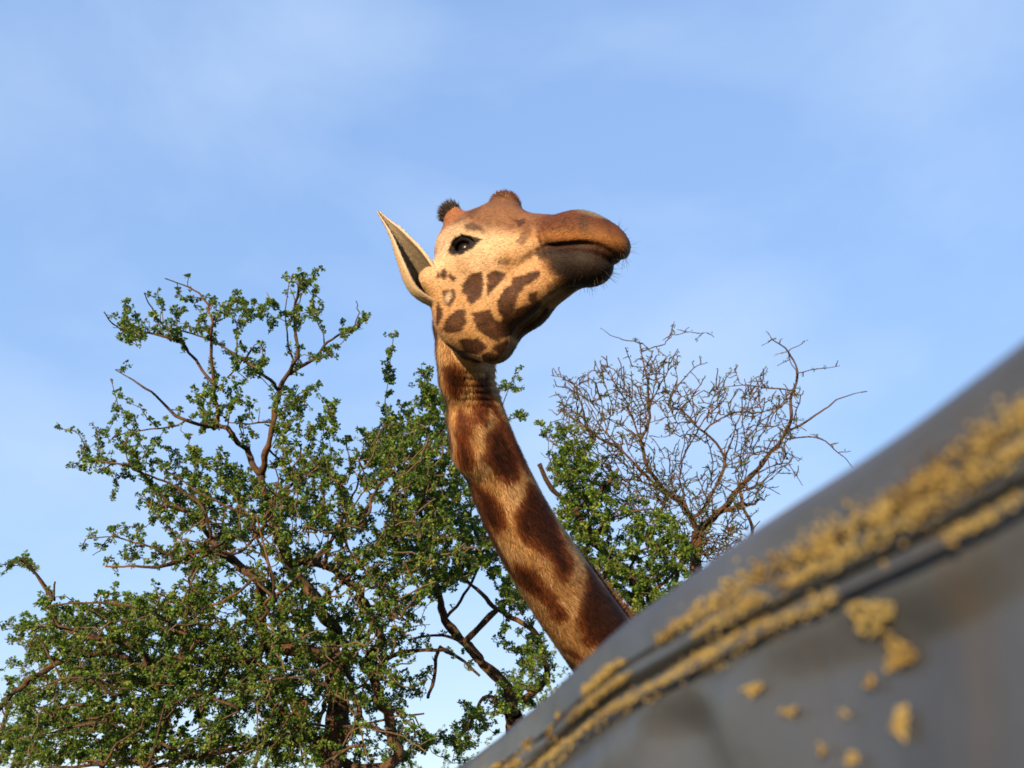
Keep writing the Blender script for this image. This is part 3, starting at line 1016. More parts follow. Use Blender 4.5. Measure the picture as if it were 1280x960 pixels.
class Tree:
    def __init__(self, name, base, seed):
        self.rng = np.random.RandomState(seed)
        self.name = name
        self.base = base
        self.root = empty(name, base)
        self.nodes, self.nrad, self.leafw = [], [], []          # skeleton points for twigs to grow from
        self.twV, self.twF, self.twn = [], [], 0
        self.rmin = .005
        self.curl = .13
        self.kink = .045
        self.m_tw = m_twig
        self.out = None
        self.spots = []                                          # (point, outward dir) of leaf rosettes

    def limb(self, pts, r0, r1, d0, d1=None, name='branch', trunk=False, ns=8, crook=1.0, leafy=.5, tie=True):
        """a limb traced as photo pixels, from thick end to thin end; d = distance, r in pixels"""
        d1 = d0 if d1 is None else d1
        n = len(pts)
        ds = np.linspace(d0, d1, n) + (self.rng.randn(n) * .14 if n > 2 else 0)
        if n > 1: ds[0] = d0; ds[-1] = d1
        W = [at(x, y, d) for (x, y), d in zip(pts, ds)]
        rad = [max(.0035, .66 * (r0 + (r1 - r0) * i / (n - 1)) * ds[i] / FPX) for i in range(n)]
        if tie and self.nodes:                                   # start on the nearest existing wood
            A = np.array(self.nodes)
            q = np.linalg.norm(A - W[0], axis=1)
            k = int(q.argmin())
            if .02 < q[k] < 1.6:   # joins what it grew from
                W = [A[k]] + W
                rad = [max(rad[0] * .9, .004)] + rad
        return self.limb_w(W, rad, name, trunk, ns, crook, leafy)

    def limb_w(self, W, rad, name='branch', trunk=False, ns=8, crook=1.0, leafy=.5):
        P, Q = crom(W, rad, 5)
        sw = np.linspace(0, 1, len(P))
        wob = np.stack([vnoise(np.c_[np.arange(len(P)) * .55 + 31 * self.rng.rand(), np.full(len(P), k * 7.7), np.full(len(P), len(self.nodes) * .37)], k) for k in range(3)], 1)
        amp = (Q * .55 + .012) * crook
        P = P + wob * (amp * np.minimum(1, np.minimum(sw, 1 - sw) * 6 + .1))[:, None]
        Q = Q * (1 + .16 * vnoise(np.c_[np.arange(len(P)) * .7, np.full(len(P), 3.3), np.full(len(P), len(self.nodes) * .71)], 5))
        V, F = tube(P, np.maximum(Q, .003), ns)
        # knobbly surface on thick wood
        V = V + fbm(V * 9, 2, 77)[:, None] * .0 
        if Q.max() > .03:
            V = V + (V - np.repeat(P, ns, 0)) * (.22 * fbm(V * 11, 3, 78))[:, None]
        mesh_obj(name, V, F, m_bark, self.root, True)
        for p, r in zip(P, Q):
            self.nodes.append(p); self.nrad.append(r); self.leafw.append(leafy)
        return P

    def _twig(self, P, Q, ns=4):
        V, F = tube(P, Q, ns)
        self.twV.append(V); self.twF.append(F + self.twn); self.twn += len(V)

    def grow(self, targets, rmax=.02, leafy=1.0, droop=0.0, maxlen=2.2):
        """each target is reached from the nearest wood, so twigs branch off twigs"""
        rng = self.rng
        tg = np.asarray(targets)
        A = list(self.nodes)
        rem = list(range(len(tg)))
        base = np.array(A)
        d0 = np.array([np.sqrt(((base - t) ** 2).sum(1).min()) for t in tg])
        order = np.argsort(d0)
        arr = np.empty((len(A) + len(tg) * 7, 3)); arr[:len(A)] = base
        rr = np.empty(len(arr)); rr[:len(A)] = self.nrad
        n = len(A)
        for ti in order:
            t = tg[ti]
            q = ((arr[:n] - t) ** 2).sum(1)
            if self.out is not None and rng.rand() < .6:                             # prefer wood that points outwards to the target
                v1 = t - arr[:n]; v2 = arr[:n] - self.out
                cs = (v1 * v2).sum(1) / (np.sqrt(q) * np.linalg.norm(v2, axis=1) + 1e-6)
                k = int((q * (1.6 - cs) ** 2).argmin())
            else:
                k = int(q.argmin())
            L_ = math.sqrt(q[k])
            if L_ < .05 or L_ > maxlen: continue
            a = arr[k]
            m_ = max(3, min(7, int(L_ / .09) + 2))
            s = np.linspace(0, 1, m_)[:, None]
            perp = rng.randn(3) * L_ * self.curl
            P = a + (t - a) * s + perp * np.sin(s * math.pi) + rng.randn(m_, 3) * L_ * self.kink * np.sin(s * math.pi)
            P[:, 2] += .06 * L_ * np.sin(s[:, 0] * math.pi) - droop * L_ * s[:, 0] ** 2
            r0 = min(rmax, rr[k] * .72, .0045 + .011 * L_)
            Q = np.linspace(max(r0, self.rmin), self.rmin * .75, m_)
            self._twig(P, Q, 5 if r0 > .01 else 4)
            for p, r in zip(P[1:], Q[1:]):
                if n < len(arr):
                    arr[n] = p; rr[n] = r; n += 1
            self._leafs(P, leafy)
        self.nodes = list(arr[:n]); self.nrad = list(rr[:n])

    def _leafs(self, P, leafy):
        rng = self.rng
        L_ = np.linalg.norm(np.diff(P, axis=0), axis=1).sum()
        dirn = unit(P[-1] - P[0])
        cnt = rng.poisson(L_ / .050 * leafy) + (1 if rng.rand() < leafy else 0)
        for _ in range(cnt):
            s = rng.beta(1.6, 1.0) * (len(P) - 1)
            i = min(int(s), len(P) - 2)
            p = P[i] + (P[i + 1] - P[i]) * (s - i)
            off = unit(rng.randn(3) + np.array([0, 0, .5]))
            self.spots.append((p + off * rng.uniform(.008, .03), unit(off + .5 * dirn)))

    def sprigs(self, dens, ln, leafy, rlim=.05):
        """short side shoots along existing wood thinner than rlim"""
        rng = self.rng
        A = np.array(self.nodes); Q = np.array(self.nrad)
        k = np.where(Q < rlim)[0]
        for i in k[rng.rand(len(k)) < dens]:
            d_ = unit(rng.randn(3) + np.array([0, 0, .35]))
            L_ = rng.uniform(*ln)
            P = A[i] + d_ * np.linspace(0, L_, 4)[:, None] + rng.randn(4, 3) * L_ * .07 * np.linspace(0, 1, 4)[:, None]
            self._twig(P, np.linspace(self.rmin * 1.1, self.rmin * .65, 4), 4)
            self._leafs(P, leafy)

    def finish(self, leaf=.026, per=(6, 11), tint=(1, 1, 1), label='', cat='tree', group=None):
        rng = self.rng
        tag(self.root, label, cat, group)
        if self.twV:
            tag(mesh_obj('twigs', np.concatenate(self.twV), np.concatenate(self.twF), self.m_tw, self.root, True), kind='stuff')
        if not self.spots: return
        S = np.array([s[0] for s in self.spots]); D = np.array([s[1] for s in self.spots])
        cnt = rng.randint(per[0], per[1], len(S))
        idx = np.repeat(np.arange(len(S)), cnt)
        n = len(idx)
        # leaves of a rosette fan out round its shoot
        d = rng.randn(n, 3); d /= np.linalg.norm(d, axis=1)[:, None]
        d = d + D[idx] * .55; d /= np.linalg.norm(d, axis=1)[:, None]
        up = np.array([0, 0, 1.]) + rng.randn(n, 3) * .55
        sd_ = np.cross(d, up); sd_ /= np.linalg.norm(sd_, axis=1)[:, None] + 1e-9
        nr = np.cross(sd_, d)
        L_ = leaf * rng.uniform(.55, 1.25, n)[:, None]
        Wd = L_ * rng.uniform(.36, .5, n)[:, None]
        b = S[idx] + d * L_ * .22 + rng.randn(n, 3) * .004
        fold = nr * Wd * .35
        # a lobed leaf: base, two shoulders, tip, with a folded midrib
        v = np.stack([b, b + d * L_ * .62 + sd_ * Wd + fold, b + d * L_, b + d * L_ * .55 - sd_ * Wd + fold], 1).reshape(-1, 3)
        q = np.arange(n)[:, None] * 4
        f = np.concatenate([q + np.array([0, 1, 2]), q + np.array([0, 2, 3])])
        hue = rng.rand(len(S))[idx] * .65 + rng.rand(n) * .35
        c0, c1, c2 = np.array([.028, .070, .013]), np.array([.084, .165, .026]), np.array([.185, .232, .042])
        col = np.where(hue[:, None] < .6, c0 + (c1 - c0) * (hue / .6)[:, None], c1 + (c2 - c1) * ((hue - .6) / .4)[:, None]) * np.array(tint)
        tag(mesh_obj('foliage', v, f, m_leaf, self.root, False, np.repeat(col, 4, 0)), kind='stuff')


def fill(rng, poly, n, d0, dsp, holes=(), ragged=10, clump=None):
    """n points inside a crown outline (photo pixels), spread in depth"""
    P = np.array(poly, float)
    lo, hi = P.min(0), P.max(0)
    out_ = []
    while len(out_) < n:
        q = lo + rng.rand(n * 2, 2) * (hi - lo)
        sd_ = poly_sd(q, poly)
        ok = sd_ + rng.randn(len(q)) * ragged < 0
        if clump is not None:
            ok &= fbm(np.c_[q * .022, np.full(len(q), clump)], 2, 7) + .25 * rng.randn(len(q)) > -.34
        for hx, hy, hr in holes:
            ok &= np.hypot(q[:, 0] - hx, q[:, 1] - hy) > hr * rng.uniform(.75, 1.1, len(q))
        for x, y in q[ok]:
            out_.append(at(x, y, d0 + np.clip(rng.randn(), -1.7, 1.7) * dsp))
    return np.array(out_[:n])


def ground_below(px, py, d):
    w_ = at(px, py, d)
    return np.array([w_[0], w_[1], 0.0])


# ------------------------------------------------------------------ big hawthorn at the left
D = 9.0
bA = ground_below(423, 950, D)
A = Tree('hawthorn_tree', bA, 3)
top = at(419, 845, D)
A.out, A.curl = at(400, 800, D), .10
A.limb_w([bA + np.array([0, 0, -.05]), bA + np.array([.03, .02, .7]), bA * .6 + top * .4 + np.array([0, 0, .2]), at(421, 900, D), top], [.19, .145, .125, .105, .085], 'trunk', True, 14, .6, 0)
A.limb([(418, 850), (405, 823), (350, 806), (329, 792), (328, 752), (318, 722), (292, 700), (275, 688), (265, 675)], 13, 7, D, 8.6)
A.limb([(265, 675), (240, 693), (205, 706), (170, 708), (132, 708)], 5, 1.5, 8.6, 8.3)
A.limb([(265, 675), (252, 655), (256, 640), (250, 615)], 5, 2, 8.6)
A.limb([(419, 845), (418, 790), (400, 762), (383, 735), (366, 711), (350, 672), (334, 632), (326, 592)], 12, 7, D, D)
A.limb([(326, 592), (332, 572), (339, 530), (349, 492), (361, 466), (371, 444), (370, 400), (372, 366), (381, 340)], 7, 1.3, D, 8.8)
A.limb([(324, 588), (307, 560), (289, 541), (270, 534), (232, 528), (210, 511), (180, 485), (144, 462)], 6.5, 1, D, 8.5)
A.limb([(270, 534), (269, 489), (266, 444), (264, 402), (257, 376), (240, 361), (206, 348)], 4, 1, 8.85, 8.8)
A.limb([(268, 481), (244, 451), (225, 425), (202, 406), (190, 385), (180, 366)], 3, 1, 8.85, 8.7)
A.limb([(225, 425), (187, 417), (160, 414), (142, 406), (130, 390)], 2.4, 1, 8.8, 8.6)
A.limb([(349, 487), (326, 466), (300, 447), (277, 432), (240, 417), (210, 410)], 3.6, 1.2, 8.95, 9.3)
A.limb([(362, 468), (394, 447), (416, 425), (440, 412), (463, 396)], 3.6, .9, 8.9, 9.1)
A.limb([(440, 412), (448, 392), (445, 376)], 1.4, .8, 9.0)
A.limb([(366, 450), (360, 420), (358, 395), (362, 345)], 2, .8, 9.0)
A.limb([(315, 437), (300, 455), (284, 472)], 2, 1.5, 8.9)
A.limb([(339, 525), (310, 530), (285, 528)], 2, 1, 8.95)
A.limb([(335, 560), (352, 580), (372, 602)], 2.4, 1.2, 9)
A.limb([(372, 600), (352, 615), (332, 634)], 3, 3.5, 8.8)
A.limb([(232, 528), (205, 535), (165, 540), (140, 548)], 1.8, .9, 8.5)
A.limb([(275, 660), (235, 640), (199, 616), (175, 590), (150, 580), (110, 575)], 4, 1.2, 8.7, 8.4)
A.limb([(215, 696), (180, 682), (140, 671), (107, 674)], 2.2, .8, 8.3)
A.limb([(139, 671), (128, 685), (116, 694)], 1.1, .7, 8.3)
A.limb([(327, 800), (323, 821), (270, 824), (217, 823), (190, 836), (174, 811), (122, 797), (75, 780), (64, 755), (58, 733), (28, 697)], 8, 2.2, 8.9, 8.2)
A.limb([(66, 752), (45, 720), (26, 700)], 2.2, 1.5, 8.2)
A.limb([(66, 750), (69, 727)], 1.8, 1.6, 8.2)
A.limb([(122, 797), (95, 785), (60, 782), (25, 785)], 3, 1, 8.3)
A.limb([(177, 838), (140, 815), (101, 817), (75, 827), (47, 844), (19, 866), (-4, 890)], 6, 5, 8.6, 8.0)
A.limb([(75, 827), (55, 815), (38, 803)], 2.2, 1.8, 8.2)
A.limb([(221, 851), (178, 853), (120, 853), (95, 862)], 4.5, 2, 8.7, 8.4)
A.limb([(411, 936), (375, 910), (337, 877), (330, 845), (320, 815)], 9, 5, D, 8.8)
A.limb([(380, 911), (368, 890), (362, 860), (347, 830), (335, 812)], 6.5, 4, 8.9)
A.limb([(410, 925), (330, 930), (232, 946), (187, 947), (112, 956), (60, 962)], 6, 3, 8.9, 8.3)
A.limb([(232, 946), (180, 962), (199, 930), (210, 892), (212, 877)], 5, 3.5, 8.5, 8.4)
A.limb([(128, 960), (159, 926), (180, 905), (196, 890)], 3, 1.6, 8.4)
A.limb([(170, 930), (131, 902), (64, 915), (20, 925)], 2.5, 1.2, 8.4)
A.limb([(230, 945), (150, 900), (100, 880), (40, 900), (0, 920)], 3, 1.2, 8.5)
A.limb([(342, 907), (380, 906), (430, 908), (495, 897), (530, 892)], 2.8, 1.8, 8.7)
A.limb([(405, 884), (410, 865), (430, 827), (445, 810)], 4.2, 4, 8.7)
A.limb([(387, 847), (420, 820), (465, 790)], 3.2, 2.4, 8.6)
A.limb([(430, 870), (460, 850), (485, 825), (497, 795)], 2.6, 2, 8.6)
A.limb([(430, 925), (449, 893), (440, 860), (430, 830), (432, 800)], 6, 4, 8.9)
A.limb([(440, 960), (485, 958), (495, 927), (480, 880), (465, 845), (460, 820), (474, 800), (460, 768), (450, 745), (430, 725), (405, 707), (352, 700)], 11, 6, D, 9.2)
A.limb([(470, 830), (505, 815), (548, 812), (575, 823), (600, 845)], 4, 2.5, 9.2)
A.limb([(548, 812), (543, 848), (535, 872)], 4, 3, 9.2)
A.limb([(495, 920), (460, 905), (445, 880)], 4, 3, 9.0)
A.limb([(430, 725), (470, 690), (500, 660), (492, 625), (520, 600)], 5, 1.6, 9.2)
A.limb([(316, 650), (324, 680), (335, 710), (345, 735)], 2.6, 2.2, 8.4)
A.limb([(365, 712), (400, 690), (430, 660), (455, 640), (470, 612), (492, 590)], 4.5, 1.5, 9.0, 8.7)
A.limb([(405, 707), (420, 660), (440, 625), (450, 590)], 4, 1.5, 9.2)
g0, g1, g2, g3, g4, g5 = ((600, 745, 28), (565, 850, 26), (545, 760, 12), (350, 750, 10), (300, 905, 14), (470, 905, 14))
HOLES = [g0, g1, (595, 870, 18), g4, g5, (405, 730, 11), (200, 800, 6), (440, 850, 12), (385, 870, 10), (520, 900, 12), (115, 700, 22), (165, 690, 16)]
core = [(70, 770), (130, 742), (190, 738), (215, 690), (180, 640), (215, 600), (270, 610), (330, 585), (395, 570), (440, 545), (480, 525), (545, 540), (560, 600), (575, 660), (600, 700), (520, 760), (520, 850), (540, 960), (0, 962), (0, 885), (60, 830), (30, 790)]
A.grow(fill(A.rng, core, 2300, 9.45, .7, HOLES, clump=1.3), .018, .95)
low = [(0, 780), (70, 765), (200, 740), (330, 720), (420, 760), (400, 960), (0, 962)]
A.grow(fill(A.rng, low, 1000, 9.1, .7, HOLES, clump=4.1), .016, .9)
A.rmin = .0085
A.grow(fill(A.rng, core, 520, 8.2, .5, HOLES), .022, .05, maxlen=2.0)
A.rmin = .005
# the open upper crown: leafy sprays close to its limbs
for pl, n in [([(75, 545), (130, 520), (150, 478), (168, 520), (215, 560), (240, 600), (200, 640), (140, 610), (95, 585)], 85),
              ([(130, 390), (180, 362), (260, 372), (290, 400), (250, 420), (190, 430), (160, 440)], 46),
              ([(255, 385), (300, 365), (350, 368), (340, 400), (290, 410)], 26),
              ([(355, 335), (405, 335), (405, 380), (395, 405), (360, 400)], 26),
              ([(370, 440), (420, 410), (460, 395), (430, 430), (400, 455)], 16),
              ([(345, 480), (380, 475), (425, 500), (425, 545), (400, 590), (350, 585), (335, 540)], 95),
              ([(230, 500), (280, 470), (320, 490), (300, 530), (250, 545)], 38),
              ([(275, 420), (330, 415), (340, 470), (300, 480)], 22),
              ([(240, 560), (300, 560), (320, 600), (260, 620), (215, 600)], 46),
              ([(105, 660), (150, 655), (200, 660), (215, 700), (150, 700)], 20),
              ([(0, 685), (35, 690), (30, 712), (0, 712)], 9),
              ([(20, 770), (70, 750), (100, 790), (40, 810)], 26)]:
    A.grow(fill(A.rng, pl, n, 8.8, .28, (), 6), .010, .95, maxlen=1.3)
# bare limbs on the sunny side, in front of the leaves
FRONT = [[(280, 676), (255, 695), (240, 715), (234, 740), (230, 780)], [(335, 750), (360, 732), (380, 712), (415, 685)], [(460, 645), (467, 615), (494, 587)],
         [(470, 732), (442, 695), (427, 665)], [(315, 725), (285, 747), (255, 762), (232, 775)], [(262, 670), (255, 640), (242, 625), (210, 605), (180, 592)],
         [(312, 647), (265, 627), (210, 590)], [(395, 842), (362, 835), (335, 834)], [(380, 845), (325, 852)], [(430, 937), (400, 957)], [(382, 875), (352, 912)],
         [(345, 750), (340, 717), (320, 643)], [(227, 820), (230, 773), (240, 737)], [(327, 773), (353, 737), (400, 690)], [(200, 867), (177, 813), (187, 790)],
         [(183, 957), (197, 927), (207, 877)], [(130, 957), (147, 930), (180, 907)], [(180, 760), (133, 753), (63, 757)], [(131, 902), (90, 910), (64, 916)],
         [(300, 690), (330, 655), (372, 605)], [(500, 770), (520, 735), (505, 700)], [(150, 870), (110, 850), (80, 858)], [(290, 880), (250, 868), (215, 880)], [(250, 800), (215, 785), (190, 760)]]
for pl in FRONT:
    A.limb(pl, 2.9, 1.7, 8.0 + .25 * A.rng.randn(), crook=1.3, ns=6)
A.sprigs(.20, (.05, .16), 1.0, .035)
A.finish(.0285, (10, 18), label='large leafy hawthorn with a stout trunk and open crown of crooked limbs', group='hawthorn trees behind the giraffe')

# ------------------------------------------------------------------ the hawthorn behind the neck
DB = 10.2
bB = ground_below(650, 930, DB)
B = Tree('hawthorn_tree', bB, 8)
B.limb_w([bB + np.array([0, 0, -.05]), bB + np.array([.02, .0, .8]), at(646, 930, DB), at(641, 893, DB)], [.17, .13, .11, .095], 'trunk', True, 12, .6, 0)
B.limb([(641, 893), (633, 857), (600, 827), (580, 803), (560, 773), (543, 737), (530, 707), (527, 673), (525, 640), (520, 615)], 11, 4, DB, 10)
B.limb([(580, 803), (620, 763), (637, 750), (662, 742)], 6, 4, 10.1)
B.limb([(643, 880), (680, 853), (677, 807), (660, 782), (633, 768), (613, 752), (583, 727)], 7, 3, DB, 10.4)
B.limb([(520, 615), (510, 600), (495, 575), (485, 567), (465, 560)], 3, 1.5, 9.9)
B.limb([(520, 615), (520, 590), (517, 562)], 2.2, 1.5, 9.9)
B.limb([(482, 560), (482, 535), (482, 500), (487, 462), (492, 418)], 1.3, .6, 9.8, crook=.5)
B.limb([(520, 610), (540, 600), (565, 558), (545, 495), (527, 465)], 2, .8, 9.9)
B.limb([(527, 640), (550, 595), (567, 565)], 2.4, 1.6, 10)
B.limb([(545, 735), (590, 700), (640, 660), (680, 640)], 4, 2, 10.3)
B.limb([(560, 770), (585, 735), (600, 690), (590, 640), (610, 560), (625, 515), (640, 476)], 3, .8, 10.2)
B.limb([(610, 560), (628, 530), (662, 519)], 1.2, .7, 10.2)
B.limb([(600, 827), (570, 800), (540, 795), (510, 800)], 3.5, 2, 10)
B.limb([(640, 890), (610, 870), (590, 900), (570, 930)], 4, 2, 10.1)
B.grow(fill(B.rng, [(455, 540), (490, 515), (540, 480), (560, 500), (590, 560), (600, 640), (640, 690), (690, 740), (700, 830), (660, 880), (620, 905), (560, 960), (520, 940), (600, 880), (640, 850), (640, 770), (560, 730), (500, 690), (450, 640)], 1050, 10.2, .6,
            [(600, 745, 28), (572, 850, 28), (600, 790, 14), (545, 770, 10)], clump=2.2), .014, .95)
B.grow(fill(B.rng, [(478, 530), (487, 530), (497, 415), (484, 415)], 34, 9.8, .05, (), 2), .006, 1.3, maxlen=.6)
B.grow(fill(B.rng, [(520, 465), (540, 460), (570, 550), (545, 550)], 36, 9.9, .15, (), 3), .008, 1.0, maxlen=.9)
B.grow(fill(B.rng, [(618, 470), (652, 468), (650, 490), (622, 490)], 9, 10.2, .1, (), 2), .006, 1.2, maxlen=.8)
B.grow(fill(B.rng, [(630, 515), (665, 512), (662, 528), (632, 530)], 9, 10.2, .1, (), 2), .006, 1.2, maxlen=.8)
B.sprigs(.18, (.05, .15), 1.0, .03)
B.finish(.030, (10, 18), label='leafy hawthorn with a dark curved stem standing behind the giraffe neck', group='hawthorn trees behind the giraffe')

# ------------------------------------------------------------------ the sparse hawthorn to the right, hardly in leaf
DC = 12.0
bC = ground_below(868, 760, DC)
Ct = Tree('hawthorn_tree', bC, 21)
Ct.rmin = .0082
Ct.curl = .05
Ct.kink = .022
Ct.m_tw = m_bark
Ct.out = at(868, 690, DC)
Ct.limb_w([bC + np.array([0, 0, -.05]), bC + np.array([-.05, 0, 1.2]), at(866, 780, DC), at(868, 720, DC), at(873, 665, DC)], [.17, .13, .105, .085, .075], 'trunk', True, 12, .6, 0)
CL = [([(873, 668), (855, 630), (833, 616), (812, 585), (803, 553), (811, 512), (807, 467), (800, 429)], 6, 1.1),
      ([(800, 429), (774, 423), (750, 410)], 1.1, .6), ([(803, 440), (827, 431), (839, 418), (843, 402)], 1.2, .6), ([(839, 418), (860, 415), (884, 416)], .8, .5),
      ([(874, 662), (904, 634), (933, 601), (965, 565), (983, 540), (989, 500), (997, 467), (985, 439), (965, 424)], 6, 1),
      ([(997, 467), (1022, 461), (1050, 457)], 1.1, .6), ([(991, 487), (960, 486), (933, 481), (892, 485)], 1.6, .7),
      ([(983, 540), (1018, 520), (1046, 500), (1083, 489)], 2.2, .7), ([(984, 548), (1018, 546), (1046, 565), (1066, 585)], 1.8, .6),
      ([(985, 439), (1002, 430)], .9, .6), ([(965, 424), (952, 432)], .8, .6),
      ([(878, 656), (916, 634), (935, 631), (947, 625)], 4.2, 3), ([(868, 650), (888, 617), (908, 577), (880, 540), (851, 512)], 3.5, 1.6),
      ([(851, 512), (835, 505), (863, 463), (884, 453)], 1.6, .7), ([(823, 605), (778, 565), (737, 536), (721, 487), (705, 473), (689, 469)], 2.6, .7),
      ([(721, 487), (722, 474)], .8, .6), ([(803, 553), (790, 520), (775, 490), (768, 478)], 2, .8), ([(811, 512), (825, 480), (838, 460), (850, 452)], 1.6, .7),
      ([(908, 577), (915, 545), (930, 510), (932, 480)], 1.8, .8), ([(880, 540), (905, 520), (940, 515), (970, 512)], 1.8, .7),
      ([(933, 601), (960, 585), (985, 580), (1003, 607)], 1.6, .6), ([(920, 615), (950, 607), (975, 618)], 1.3, .6),
      ([(778, 565), (760, 540), (750, 500), (745, 480)], 1.5, .7), ([(833, 616), (800, 600), (770, 600), (740, 610)], 2, .8),
      ([(855, 630), (850, 590), (860, 560), (885, 520), (905, 500)], 2.4, .8)]
for pts, a_, b2 in CL:
    Ct.limb(pts, a_, b2, DC + Ct.rng.randn() * .12, crook=1.5)
Ct.limb([(868, 745), (905, 715), (941, 672), (930, 634), (925, 612)], 4, 2.5, 12.1)
Ct.limb([(862, 735), (845, 735), (847, 713), (856, 690)], 5, 4, 11.9)
Ct.grow(fill(Ct.rng, [(690, 480), (760, 450), (800, 430), (850, 440), (900, 460), (960, 470), (1010, 500), (1000, 560), (960, 610), (950, 650), (900, 700), (840, 700), (760, 640), (700, 590)], 1000, 12.0, .75, [(740, 620, 14)], clump=6.6), .022, .24)
Ct.grow(fill(Ct.rng, [(770, 590), (840, 580), (930, 590), (930, 660), (880, 730), (800, 740), (770, 660)], 230, 11.8, .5), .012, .6)
Ct.grow(fill(Ct.rng, [(690, 520), (740, 520), (790, 560), (830, 600), (800, 640), (730, 640), (680, 590)], 260, 11.8, .4), .010, .5)
Ct.grow(fill(Ct.rng, [(850, 670), (900, 660), (935, 680), (910, 705), (860, 705)], 150, 11.9, .3), .012, .06)
Ct.sprigs(.30, (.05, .18), .30, .03)
Ct.finish(.022, (3, 7), tint=(.85, .9, 1), label='sparse twiggy hawthorn almost bare of leaves rising above the tarpaulin edge', group='hawthorn trees behind the giraffe')

# ------------------------------------------------------------------ the low dense one between neck and tarpaulin
DE = 10.8
bE = ground_below(800, 780, DE)
E_ = Tree('hawthorn_tree', bE, 33)
E_.limb_w([bE + np.array([0, 0, -.05]), bE + np.array([0, .03, 1.0]), at(802, 800, DE), at(795, 745, DE)], [.15, .12, .10, .085], 'trunk', True, 12, .6, 0)
E_.limb([(795, 745), (787, 717), (763, 699), (740, 675), (716, 636), (690, 610), (674, 580)], 8, 4, DE, 10.6)
E_.limb([(700, 648), (726, 634), (754, 610), (765, 600), (772, 587)], 4, 3.4, 10.6)
E_.limb([(737, 680), (754, 660), (777, 643), (815, 636)], 3.5, 2, 10.6)
E_.limb([(745, 672), (752, 655), (783, 628)], 2.5, 1.4, 10.5)
E_.limb([(795, 742), (824, 732), (855, 702), (885, 690)], 4, 2, 10.8)
E_.limb([(740, 676), (735, 640), (728, 600), (715, 560)], 2.8, 1, 10.7)
E_.limb([(785, 715), (800, 690), (830, 680)], 3, 1.4, 10.7)
E_.grow(fill(E_.rng, [(690, 560), (730, 570), (770, 640), (790, 660), (840, 650), (870, 690), (850, 740), (820, 780), (780, 790), (740, 740), (700, 660)], 820, 10.7, .5, [(770, 655, 12), (835, 725, 8)]), .012, .95)
E_.grow(fill(E_.rng, [(670, 540), (720, 520), (750, 560), (740, 610), (690, 600)], 70, 10.7, .3), .009, .5)
E_.sprigs(.16, (.05, .15), .9, .03)
E_.finish(.032, (10, 18), tint=(1.05, 1.05, .9), label='bushy green hawthorn growing between the giraffe neck and the tarpaulin', group='hawthorn trees behind the giraffe')


# ------------------------------------------------------------------ trees farther off, seen through the gaps
def far_tree(name, px, py, d, hw, n, leafy, seed, label, tint):
    b = ground_below(px, py, d)
    t = Tree(name, b, seed)
    top_ = at(px, py, d)
    H = top_[2]
    w_ = hw * d / FPX
    t.limb_w([b + np.array([0, 0, -.25]), b + np.array([.05, 0, H * .3]), b + np.array([-.06, .05, H * .55]), b + np.array([.05, 0, H * .8])], [.17, .13, .09, .04], 'trunk', True, 10, 1, 0)
    for k in range(7):
        a_ = k * 2.4 + t.rng.rand()
        h0 = H * t.rng.uniform(.25, .65)
        s_ = b + np.array([0, 0, h0])
        e_ = b + np.array([math.cos(a_) * w_ * .75, math.sin(a_) * w_ * .75, h0 + H * t.rng.uniform(.15, .3)])
        t.limb_w([s_, s_ * .5 + e_ * .5 + t.rng.randn(3) * .12, e_], [.06, .04, .015], 'branch', ns=6)
    q = t.rng.randn(n, 3); q /= np.linalg.norm(q, axis=1)[:, None]
    q *= t.rng.rand(n, 1) ** .45
    q[:, 2] = q[:, 2] * H * .36 + H * .64
    q[:, :2] = q[:, :2] * w_ + b[:2]
    q += np.stack([fbm(q * .8, 2, s_) for s_ in (1, 2, 3)], 1) * .35
    t.grow(q, .014, leafy, maxlen=3)
    t.finish(.04, (6, 10), tint=tint, label=label)


far_tree('background_tree', 30, 800, 19, 62, 380, .35, 51, 'thin pale distant tree glimpsed beyond the lowest outer branches of the big hawthorn', (1.15, 1.1, 1.3))  # pale bluish tint puts distance haze into the leaf colour
far_tree('background_tree', 330, 868, 21, 90, 420, .9, 52, 'rounded distant tree seen under the big hawthorn beside its trunk', (.8, .95, 1.1))
far_tree('background_tree', 690, 800, 20, 80, 380, .8, 53, 'distant yellowish tree glimpsed low behind the giraffe neck', (1.35, 1.2, .9))
far_tree('background_tree', 560, 915, 22, 70, 300, .8, 54, 'low distant bush seen beneath the curved hawthorn stem', (.8, .95, 1.0))
print('leaves', sum(len(o.data.polygons) for o in bpy.data.objects if o.type == 'MESH' and o.name.startswith('foliage')))
print('trees done', round(time.time() - T0, 1))

